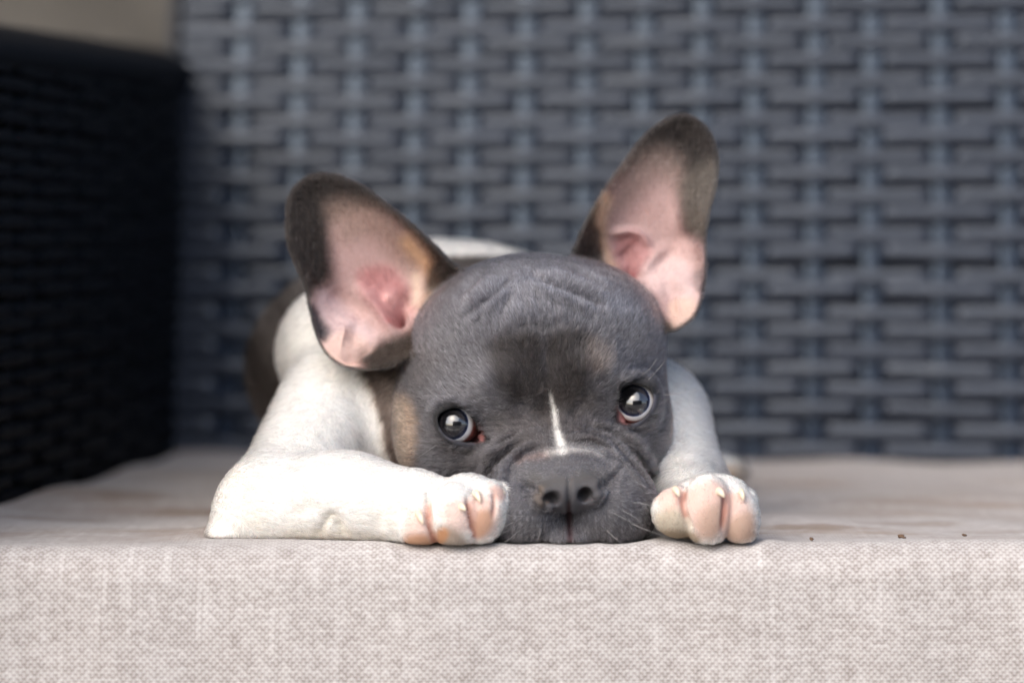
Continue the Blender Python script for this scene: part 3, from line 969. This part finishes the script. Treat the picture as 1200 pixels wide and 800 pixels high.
lb.stroke([(280, 560), (300, 600), (290, 630)], 14, 14, (0.66, 0.61, 0.52), 0.5); lb.stroke([(330, 628), (440, 630)], 8, 8, (0.62, 0.56, 0.47), 0.6); lb.stroke([(430, 560), (450, 600)], 16, 16, (0.64, 0.59, 0.52), 0.5)
rb = Layer(WHITE)
rb.fill([(770, 575), (798, 570), (803, 590), (785, 600), (770, 590)], PK, 7, 0.75)
rb.fill([(768, 600), (800, 596), (808, 625), (780, 632), (766, 622)], (0.36, 0.29, 0.20), 9, 0.8)
rb.fill([(765, 622), (815, 624), (815, 640), (765, 642)], (0.22, 0.16, 0.10), 5, 0.9)
rb.fill([(806, 575), (835, 562), (856, 580), (850, 620), (825, 632), (808, 610)], PK, 7, 0.75)
rb.fill([(822, 598), (846, 590), (850, 612), (835, 630), (818, 622)], (0.33, 0.22, 0.15), 9, 0.55)
rb.fill([(850, 580), (870, 578), (884, 605), (880, 632), (850, 632), (848, 605)], PK, 7, 0.7)
rb.fill([(856, 610), (880, 600), (886, 630), (856, 636)], (0.36, 0.23, 0.15), 7, 0.6)
rb.stroke([(802, 576), (800, 590), (803, 604)], 3, 3, (0.42, 0.17, 0.12), 0.8)
rb.stroke([(850, 582), (850, 600), (847, 616)], 3.5, 3, (0.42, 0.17, 0.12), 0.8)
rb.groove([(801, 572), (800, 588), (804, 606), (812, 626)], 3, 3, -5)
rb.groove([(851, 578), (849, 598), (847, 622)], 3, 3, -5)

def ear_layer(i):
    L = Layer((0.022, 0.0175, 0.0155))
    if i == 0:
        L.fill([(392, 262), (420, 250), (452, 258), (480, 282), (504, 318), (498, 350), (495, 385), (470, 415), (420, 436), (375, 425), (360, 380), (378, 345), (392, 325), (390, 290)], PINK, 13)
        L.fill([(385, 240), (430, 240), (470, 268), (500, 305), (480, 320), (440, 280), (400, 285)], (0.22, 0.155, 0.13), 15, 0.75)
        L.fill([(372, 345), (395, 345), (420, 375), (440, 395), (420, 415), (385, 415), (368, 380)], (0.52, 0.39, 0.38), 10, 0.85)
        L.fill([(420, 320), (450, 312), (470, 325), (478, 345), (460, 385), (440, 365), (425, 345)], (0.33, 0.145, 0.145), 10, 0.8)
        L.stroke([(478, 285), (500, 312), (508, 335), (500, 362)], 9, 9, (0.44, 0.28, 0.17), 0.8)
        L.stroke([(488, 325), (488, 345), (482, 362)], 7, 6, (0.55, 0.43, 0.32), 0.6)
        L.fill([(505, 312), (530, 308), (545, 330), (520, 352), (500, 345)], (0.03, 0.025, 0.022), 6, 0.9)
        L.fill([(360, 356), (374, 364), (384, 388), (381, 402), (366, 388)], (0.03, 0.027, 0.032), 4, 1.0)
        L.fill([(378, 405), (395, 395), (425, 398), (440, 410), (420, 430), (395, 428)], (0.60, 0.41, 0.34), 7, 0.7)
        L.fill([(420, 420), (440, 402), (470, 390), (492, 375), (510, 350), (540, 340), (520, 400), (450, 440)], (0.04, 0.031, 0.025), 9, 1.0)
        L.stroke([(460, 380), (466, 374), (468, 366)], 4, 4, (0.25, 0.075, 0.08), 0.9)
        L.spot(455, 350, 6, (0.68, 0.40, 0.37), 0.8); L.spot(481, 366, 7, (0.60, 0.31, 0.28), 0.8)
    else:
        L.fill([(712, 235), (740, 205), (768, 195), (790, 205), (798, 240), (800, 272), (822, 290), (826, 320), (820, 360), (800, 384), (770, 380), (740, 350), (720, 330), (708, 290)], PINK, 13)
        L.fill([(730, 205), (765, 175), (795, 185), (800, 230), (770, 215), (735, 240), (712, 260)], (0.22, 0.16, 0.138), 15, 0.75)
        L.fill([(722, 280), (745, 272), (762, 292), (752, 318), (736, 330), (722, 318)], (0.33, 0.16, 0.16), 8, 0.8)
        L.fill([(755, 320), (780, 300), (805, 305), (818, 330), (815, 355), (780, 350), (758, 345)], (0.52, 0.38, 0.36), 9, 0.8)
        L.stroke([(712, 235), (704, 262), (708, 290), (718, 312)], 7, 8, (0.44, 0.30, 0.20), 0.75)
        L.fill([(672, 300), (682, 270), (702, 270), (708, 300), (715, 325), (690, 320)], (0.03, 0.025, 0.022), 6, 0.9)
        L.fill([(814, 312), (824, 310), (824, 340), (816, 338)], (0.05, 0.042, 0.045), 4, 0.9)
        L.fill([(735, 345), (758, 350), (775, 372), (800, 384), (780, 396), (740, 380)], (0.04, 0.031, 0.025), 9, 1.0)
        L.fill([(785, 358), (815, 352), (812, 374), (790, 384)], (0.58, 0.41, 0.33), 6, 0.7)
        L.stroke([(733, 322), (738, 325), (744, 318)], 4, 4, (0.25, 0.08, 0.085), 0.9)
        L.spot(730, 331, 6, (0.62, 0.36, 0.33), 0.8)
        L.fill([(800, 210), (838, 190), (836, 250), (826, 275), (806, 272), (798, 245)], (0.10, 0.085, 0.072), 10, 0.8)
    return L
el = [ear_layer(0), ear_layer(1)]

px, py = proj(V)
front = np.clip(-NRM[:, 1] * 2.0 + 0.2, 0, 1)
G = np.stack(groups(V), -1)
grp = np.argmin(G, axis=1)          # 0 head 1 body 2 limb 3 right paw 4/5 ears
col = np.zeros((len(V), 3), np.float32)
disp = np.zeros(len(V), np.float32)
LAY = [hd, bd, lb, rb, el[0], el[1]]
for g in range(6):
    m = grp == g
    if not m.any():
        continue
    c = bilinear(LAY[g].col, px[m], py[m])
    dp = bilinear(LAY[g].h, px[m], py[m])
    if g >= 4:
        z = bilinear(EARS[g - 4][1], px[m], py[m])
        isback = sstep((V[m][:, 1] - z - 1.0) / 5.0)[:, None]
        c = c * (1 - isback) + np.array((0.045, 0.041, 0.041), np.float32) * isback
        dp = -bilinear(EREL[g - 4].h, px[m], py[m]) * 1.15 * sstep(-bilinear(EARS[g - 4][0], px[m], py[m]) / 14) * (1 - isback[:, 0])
    if g == 1:
        # the trunk is a dark saddle with a white patch on the rump; shoulders, legs and chest are white
        pv = V[m]
        trunk = BODY[0][0](pv)
        other = np.min([BODY[k][0](pv) for k in range(2, 12)], axis=0)
        far = sstep((other - trunk) / 10 + 0.5)[:, None]
        white_top = sstep((pv[:, 2] - 316) / 6)[:, None] * sstep((pv[:, 0] + 150) / 30)[:, None] * sstep((60 - pv[:, 0]) / 30)[:, None]
        sad = np.array((0.030, 0.024, 0.021), np.float32) * (1 - white_top) + np.array(WHITE, np.float32) * white_top
        c = c * (1 - far) + sad * far
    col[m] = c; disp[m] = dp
disp = np.where(grp >= 4, smooth_scalar(disp, V, F, 4), disp)
V += NRM * (disp * front)[:, None] * np.where(grp >= 4, 1.0, 1.0)[:, None]
ears_m = grp >= 4
V = V.astype(np.float32)
NRM = vnormals(V, F)
col = np.clip(smooth_scalar(col, V, F, 1), 0.004, 0.95)

lidv = bilinear(LIDMAP, px, py)
face_d = np.where((grp == 0) & (V[:, 1] < 60), lidv, 40)

skin = NT('puppy_skin')
at = skin.n('Attribute', attribute_name='coat')
nsp = skin.n('TexCoord').outputs['Object']
fine = skin.noise(nsp, 1500, 3)
skin.set(Base_Color=at.outputs['Color'], Roughness=0.68)
skin.bsdf.inputs['Specular IOR Level'].default_value = 0.3
skin.bsdf.inputs['Subsurface Weight'].default_value = 0.12
skin.bsdf.inputs['Subsurface Radius'].default_value = (0.004, 0.0015, 0.001)
skin.bsdf.inputs['Subsurface Scale'].default_value = 0.6
skin.bump(fine, 0.4, 0.0005)

dog = link('puppy', None, None, (0, 1.25, 0))
tag(dog, 'grey and white bulldog puppy with upright ears lying on the cushion', 'dog')
me = mesh_np('body', V * U, F, skin.mat)
ca = me.attributes.new('coat', 'FLOAT_COLOR', 'POINT')
ca.data.foreach_set('color', np.concatenate([col, np.ones((len(V), 1), np.float32)], 1).ravel())
body_o = link('body', me, dog)

# --- eyes --------------------------------------------------------------------------------------
ey = NT('eye')
tc = ey.n('TexCoord').outputs['Object']
sp = ey.n('SeparateXYZ'); ey.t.links.new(tc, sp.inputs[0])
rr = ey.math('SQRT', ey.math('ADD', ey.math('MULTIPLY', sp.outputs[0], sp.outputs[0]), ey.math('MULTIPLY', sp.outputs[1], sp.outputs[1])))
rn = ey.math('DIVIDE', rr, 25 * U)
rad_n = ey.noise(ey.comb(ey.math('ARCTAN2', sp.outputs[1], sp.outputs[0]), rn), 9, 3)
ang = ey.math('DIVIDE', ey.math('ARCCOSINE', ey.math('DIVIDE', sp.outputs[2], 25.3 * U, clamp=True)), math.pi)
ic = ey.ramp(ang, [(0.0, (0.003, 0.003, 0.004)), (0.12, (0.003, 0.003, 0.004)), (0.15, (0.020, 0.018, 0.019)), (0.205, (0.034, 0.034, 0.041)), (0.240, (0.003, 0.005, 0.016)),
                   (0.266, (0.008, 0.02, 0.07)), (0.282, (0.60, 0.61, 0.65)), (0.335, (0.58, 0.55, 0.54)), (0.375, (0.16, 0.045, 0.035)), (0.5, (0.10, 0.025, 0.02))])
ic = ey.mix(ey.math('MULTIPLY', rad_n, 0.12), ic, (0.02, 0.018, 0.02, 1))
ey.set(Base_Color=ic, Roughness=0.25)
ey.bsdf.inputs['Coat Weight'].default_value = 1.0
ey.bsdf.inputs['Coat Roughness'].default_value = 0.01
ey.bsdf.inputs['Coat IOR'].default_value = 1.75
ey.bsdf.inputs['Specular IOR Level'].default_value = 0.2
for E_ in EYES:
    nu, nv = 40, 64
    th = np.linspace(0, np.pi, nu); ph = np.linspace(0, 2 * np.pi, nv, endpoint=False)
    r = E_['r'] * U * (1 + 0.045 * np.exp(-(th / 0.6) ** 4))
    Ve = np.stack([r[:, None] * np.sin(th)[:, None] * np.cos(ph)[None], r[:, None] * np.sin(th)[:, None] * np.sin(ph)[None], (r * np.cos(th))[:, None] + 0 * ph[None]], -1)
    q = Vector(E_['look']).normalized().to_track_quat('Z', 'Y')
    link('eye', mesh_np('eye', Ve.reshape(-1, 3), grid_faces(nu, nv, True), ey.mat), dog, E_['c'] * U, q.to_euler())

# --- claws --------------------------------------------------------------------------------------
cl = NT('claw'); cl.set(Base_Color=(0.66, 0.56, 0.43, 1), Roughness=0.35)
cl.bsdf.inputs['Subsurface Weight'].default_value = 0.2; cl.bsdf.inputs['Subsurface Scale'].default_value = 0.002
def claw(a, b, r):
    a, b = np.array(P(*a)), np.array(P(*b))
    mid = (a + b) / 2 + np.array((0, -3, 3))
    t = np.linspace(0, 1, 9)[:, None]
    path = (1 - t) ** 2 * a + 2 * t * (1 - t) * mid + t * t * b
    rad = r * np.sqrt(np.clip(1 - t[:, 0] ** 1.6, 0.02, 1))
    tan = np.gradient(path, axis=0); tan /= np.linalg.norm(tan, axis=1)[:, None]
    s = np.cross(tan, (0.3, 0.1, 1.0)); s /= np.linalg.norm(s, axis=1)[:, None]
    n_ = np.cross(s, tan)
    an = np.linspace(0, 2 * np.pi, 10, endpoint=False)
    Vc = path[:, None] + rad[:, None, None] * (np.cos(an)[None, :, None] * s[:, None] * 0.8 + np.sin(an)[None, :, None] * n_[:, None])
    Vc = np.vstack([Vc.reshape(-1, 3), path[-1:] + tan[-1] * rad[-1]])
    link('claw', mesh_np('claw', Vc * U, grid_faces(9, 10, True)[:, ::-1], cl.mat), dog)
CLAWS = [((490, 602, -172), (497, 616, -184), 5.2), ((538, 593, -178), (547, 599, -192), 5.2), ((557, 577, -168), (564, 590, -182), 5.0), ((584, 572, -150), (593, 582, -160), 4.4),
         ((791, 573, -166), (797, 583, -178), 5.0), ((842, 575, -176), (850, 584, -188), 5.0), ((868, 576, -164), (872, 588, -174), 4.6), ((884, 596, -152), (889, 605, -158), 3.6)]
for c_ in CLAWS:
    claw(c_[0], tuple(np.array(c_[0]) + (np.array(c_[1]) - np.array(c_[0])) * 0.85), c_[2] * 0.92)
#FUR
# --- coat of short hair -------------------------------------------------------------------------
def fur():
    tri = np.concatenate([F[:, [0, 1, 2]], F[:, [0, 2, 3]]])
    A, B, Cc = V[tri[:, 0]], V[tri[:, 1]], V[tri[:, 2]]
    area = 0.5 * np.linalg.norm(np.cross(B - A, Cc - A), axis=1)
    n = len(V)
    dens = np.zeros(n, np.float32); leng = np.full(n, 12, np.float32); lift = np.full(n, 0.35, np.float32); wid = np.full(n, 0.16, np.float32)
    flow = np.zeros((n, 3), np.float32)
    nose = P(664, 556, -150)
    r = V - nose
    flow_head = r / (np.linalg.norm(r, axis=1)[:, None] + 1e-6)
    # head
    m = grp == 0
    dens[m] = 0.85
    dist = np.linalg.norm(r, axis=1)
    leng[m] = np.clip(4.0 + (dist[m] - 40) * 0.055, 4.0, 10)
    flow[m] = flow_head[m] + np.array((0, 0, 0.0))
    dn = m & (py > 600)
    flow[dn] += np.array((0, 0, -0.5))
    # bald places: nose leather, lids, lip line
    bald = np.zeros((MH, MW), np.float32)
    def bfill(pts, f):
        sl, sd = poly_sd(smooth_loop(pts), f * 2)
        bald[sl] = np.maximum(bald[sl], sstep(0.5 - sd / (2 * f)))
    bfill([(632, 566), (650, 556), (668, 558), (690, 552), (706, 566), (702, 584), (690, 594), (672, 604), (662, 604), (648, 597), (630, 590)], 3)
    for L_ in (LID_L, LID_R):
        c = L_.mean(0)
        sl, sd = poly_sd(L_, 12)
        bald[sl] = np.maximum(bald[sl], sstep(1 - (sd - 4.0) / 3))
    bfill([(663, 598), (670, 598), (673, 640), (664, 640)], 2)
    bv = bilinear(bald, px, py)
    dens[m] *= (1 - bv[m])
    # body
    m = grp == 1
    dens[m] = 0.42; leng[m] = 17; wid[m] = 0.17; lift[m] = 0.25
    flow[m] = np.stack([-0.25 + 0 * V[m][:, 0], 0.35 + 0 * V[m][:, 0], -0.8 + 0 * V[m][:, 0]], -1)
    lft = m & (V[:, 0] > 60)
    flow[lft, 0] = 0.25
    m = grp == 2
    dens[m] = 0.6; leng[m] = 12; wid[m] = 0.15; lift[m] = 0.22
    flow[m] = np.array((0.95, -0.2, -0.12))
    leng[(grp == 2) & (V[:, 0] < -310)] = 6
    leng[(grp == 1) & (V[:, 0] < -310) & (V[:, 2] < 60)] = 6
    m = grp == 3
    dens[m] = 0.6; leng[m] = 9; wid[m] = 0.14; lift[m] = 0.25
    flow[m] = np.array((0.0, -0.5, -0.6))
    # pads and bare skin of the paws: little hair where the coat colour is fleshy
    sat = (col[:, 0] - col[:, 2]) / (col[:, 0] + 1e-3)
    m = (grp == 2) | (grp == 3)
    dens[m] *= np.clip(1.15 - (sat[m] - 0.12) * 3.2, 0.0, 1)
    leng[m] *= np.clip(1.1 - sat[m] * 1.2, 0.4, 1)
    tz = ((grp == 2) & (V[:, 0] > -130)) | (grp == 3)
    leng[tz] *= 0.6
    # ears
    for g, (bx, by) in ((4, (470, 375)), (5, (755, 335))):
        m = grp == g
        b = P(bx, by, 60)
        v = V[m] - b
        flow[m] = v / (np.linalg.norm(v, axis=1)[:, None] + 1e-6) + np.array((0, -0.0, 0.15))
        pink = np.clip((col[m][:, 0] - 0.12) / 0.3, 0, 1)
        dens[m] = 1.0 - 0.75 * pink
        leng[m] = 6.5 - 1.0 * pink
        lift[m] = 0.45
        wid[m] = 0.12 - 0.03 * pink
        z = bilinear(EARS[g - 4][1], px[m], py[m])
        tan_ = (col[m][:, 0] / (col[m][:, 2] + 1e-3) > 1.9) & (col[m][:, 0] > 0.2)
        leng[m] += 7 * tan_
    # thinner where the camera side cannot see it
    away = np.clip((NRM[:, 1] - 0.25) / 0.3, 0, 1)
    dens *= 1 - 0.8 * away
    dens *= np.where(V[:, 1] > 330, 0.5, 1.0)
    dens *= np.where((V[:, 2] < 4), 0.2, 1.0)
    dt = dens[tri].mean(1)
    w = area * dt
    cum = np.cumsum(w)
    N = int(cum[-1])
    print('hairs', N)
    ti = np.searchsorted(cum, rng.random(N) * cum[-1])
    ti = np.minimum(ti, len(tri) - 1)
    u, v = rng.random(N), rng.random(N)
    fl = u + v > 1
    u[fl], v[fl] = 1 - u[fl], 1 - v[fl]
    bc = np.stack([1 - u - v, u, v], -1).astype(np.float32)
    def samp(a):
        q = a[tri[ti]]
        return (q * (bc[..., None] if a.ndim == 2 else bc)).sum(1)
    p0 = samp(V); nn = samp(NRM); nn /= np.linalg.norm(nn, axis=1)[:, None] + 1e-9
    fd = samp(flow); cc = samp(col); ln = samp(leng); lf = samp(lift); wd = samp(wid)
    # slow swirl of the lie of the coat plus per-hair scatter
    def wob(p, s, o):
        return np.stack([np.sin(p[:, 1] * s + p[:, 2] * s * 1.3 + o), np.sin(p[:, 2] * s * 0.9 + p[:, 0] * s * 1.1 + o * 2), np.sin(p[:, 0] * s + p[:, 1] * s * 0.8 + o * 3)], -1)
    fd = fd + 0.16 * wob(p0, 0.06, 0.4) + 0.14 * wob(p0, 0.21, 1.7) + rng.normal(0, 0.20, (N, 3))
    fd -= nn * (fd * nn).sum(1)[:, None]
    fd /= np.linalg.norm(fd, axis=1)[:, None] + 1e-6
    ln = ln * rng.uniform(0.65, 1.2, N)
    lf = lf * rng.uniform(0.5, 1.5, N)
    lum_ = cc.mean(1)
    # hairs gather into small tufts
    cs = np.where(lum_ > 0.35, 11.0, 7.0)[:, None]
    cell = np.floor(p0 / cs).astype(np.int64)
    hsh = (cell[:, 0] * 73856093) ^ (cell[:, 1] * 19349663) ^ (cell[:, 2] * 83492791)
    jit = np.stack([((hsh >> s_) & 255) / 255.0 for s_ in (0, 8, 16)], -1)
    cen = (cell + 0.2 + 0.6 * jit) * cs
    tuft = cen - p0
    tuft -= nn * (tuft * nn).sum(1)[:, None]
    tone = 1 + (jit[:, 0] - 0.5) * np.where(lum_ > 0.35, 0.3, 0.5)
    K = 4
    pts = np.zeros((N, K, 3), np.float32)
    pts[:, 0] = p0 - nn * 0.4
    pos = p0.copy()
    for k in range(1, K):
        a = lf * (1.5 - 0.45 * k)
        dvec = fd * np.cos(a)[:, None] + nn * np.sin(a)[:, None]
        pos = pos + dvec * (ln / (K - 1))[:, None]
        pts[:, k] = pos + tuft * (0.45 * (k / (K - 1)) ** 1.5)
    low = pts[:, :, 2] < 0.6
    pts[:, :, 2] = np.where(low, 0.6, pts[:, :, 2])
    var = rng.normal(1, 0.25, N)
    pale = (rng.random(N) < 0.20) & (cc.mean(1) < 0.2) & (grp[tri[ti, 0]] < 4)
    cc = cc * np.clip(var * tone, 0.4, 1.8)[:, None]
    cc = np.where(pale[:, None], cc * 2.4, cc)
    cc = np.clip(cc, 0.003, 0.93)
    rad = wd[:, None] * np.array((1.0, 0.95, 0.7, 0.12))[None]
    me = bpy.data.hair_curves.new('fur')
    me.add_curves([K] * N)
    me.attributes['position'].data.foreach_set('vector', (pts * U).astype(np.float32).ravel())
    ra = me.attributes.get('radius') or me.attributes.new('radius', 'FLOAT', 'POINT')
    ra.data.foreach_set('value', (rad * U).astype(np.float32).ravel())
    ca = me.attributes.new('coat', 'FLOAT_COLOR', 'CURVE')
    ca.data.foreach_set('color', np.concatenate([cc, np.ones((N, 1))], 1).astype(np.float32).ravel())
    fm = bpy.data.materials.new('fur'); fm.use_nodes = True
    t = fm.node_tree
    t.nodes.remove(t.nodes['Principled BSDF'])
    h = t.nodes.new('ShaderNodeBsdfHairPrincipled')
    h.model = 'CHIANG'; h.parametrization = 'COLOR'
    h.inputs['IOR'].default_value = 1.45
    h.inputs['Roughness'].default_value = 0.42
    h.inputs['Radial Roughness'].default_value = 0.6
    h.inputs['Random Roughness'].default_value = 0.2
    a = t.nodes.new('ShaderNodeAttribute'); a.attribute_name = 'coat'
    hi = t.nodes.new('ShaderNodeHairInfo')
    mr = t.nodes.new('ShaderNodeMapRange')
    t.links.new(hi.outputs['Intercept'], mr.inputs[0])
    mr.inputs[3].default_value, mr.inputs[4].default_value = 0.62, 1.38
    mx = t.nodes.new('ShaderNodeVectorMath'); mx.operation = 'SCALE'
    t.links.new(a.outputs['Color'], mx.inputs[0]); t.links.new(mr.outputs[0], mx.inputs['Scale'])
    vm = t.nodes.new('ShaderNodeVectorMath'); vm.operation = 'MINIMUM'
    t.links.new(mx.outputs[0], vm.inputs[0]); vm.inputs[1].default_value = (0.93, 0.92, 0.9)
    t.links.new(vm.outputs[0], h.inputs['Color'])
    t.links.new(h.outputs[0], t.nodes['Material Output'].inputs['Surface'])
    me.materials.append(fm)
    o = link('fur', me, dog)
    o['kind'] = 'stuff'
    # a few whiskers
    wp = []
    wr_ = np.random.default_rng(21)
    roots = [(590, 600), (602, 612), (596, 622), (615, 605), (610, 620), (632, 618), (700, 606), (716, 600), (710, 620), (730, 598), (738, 612), (748, 600), (742, 588), (728, 622)]
    heads = np.where(grp == 0)[0]
    hx, hy, hz = px[heads], py[heads], V[heads, 1]
    ends = [(x, y, (x - 666) * 0.42 + wr_.normal(0, 6), 6 + wr_.normal(0, 8)) for x, y in roots]
    ends += [(783, 462, 36, -6), (512, 522, -24, 12), (520, 470, -16, -14), (528, 466, -10, -16), (752, 440, 10, -18), (760, 444, 16, -15), (505, 560, -20, 10)]
    for x, y, ex, ey_ in ends:
        i_ = np.argmin((hx - x) ** 2 + (hy - y) ** 2 + np.maximum(hz + 40, 0) * 4)
        v0 = V[heads[i_]]; nv = NRM[heads[i_]]
        v1 = v0 + nv * 9 + np.array((ex * 0.45, -2, -ey_ * 0.35)); v2 = v0 + nv * 13 + np.array((ex, -2, -ey_))
        wp += [v0, v1, v2]
    wm = bpy.data.hair_curves.new('whisker'); wm.add_curves([3] * (len(wp) // 3))
    wm.attributes['position'].data.foreach_set('vector', (np.array(wp) * U).astype(np.float32).ravel())
    ra = wm.attributes.get('radius') or wm.attributes.new('radius', 'FLOAT', 'POINT')
    ra.data.foreach_set('value', np.tile(np.array((0.22, 0.17, 0.05)) * U, len(wp) // 3).astype(np.float32))
    wk = NT('whisker'); wk.set(Base_Color=(0.30, 0.29, 0.28, 1), Roughness=0.4)
    wm.materials.append(wk.mat)
    link('whisker', wm, dog)
fur()

# the cushion gives a little under the puppy and puffs up round it
def settle():
    from mathutils import kdtree
    low = V[(V[:, 2] < 4)] * U
    low = low[::6]
    kd = kdtree.KDTree(len(low))
    for i, p in enumerate(low):
        kd.insert((p[0], p[1] + 1.25, 0), i)
    kd.balance()
    me = CUSHION.data
    n_ = len(me.vertices)
    co = np.empty(n_ * 3, np.float32); me.vertices.foreach_get('co', co); co = co.reshape(-1, 3)
    for i in np.where((co[:, 2] > -0.012) & (co[:, 1] < 1.6))[0]:
        x, y, z = co[i]
        d = kd.find((x, y, 0))[2]
        k = min(1.0, max(0.0, (z + 0.012) / 0.010))
        co[i, 2] += k * (0.0013 * math.exp(-((d - 0.008) / 0.006) ** 2) - 0.0006 * math.exp(-(d / 0.003) ** 2))
    me.vertices.foreach_set('co', co.ravel()); me.update()
settle()
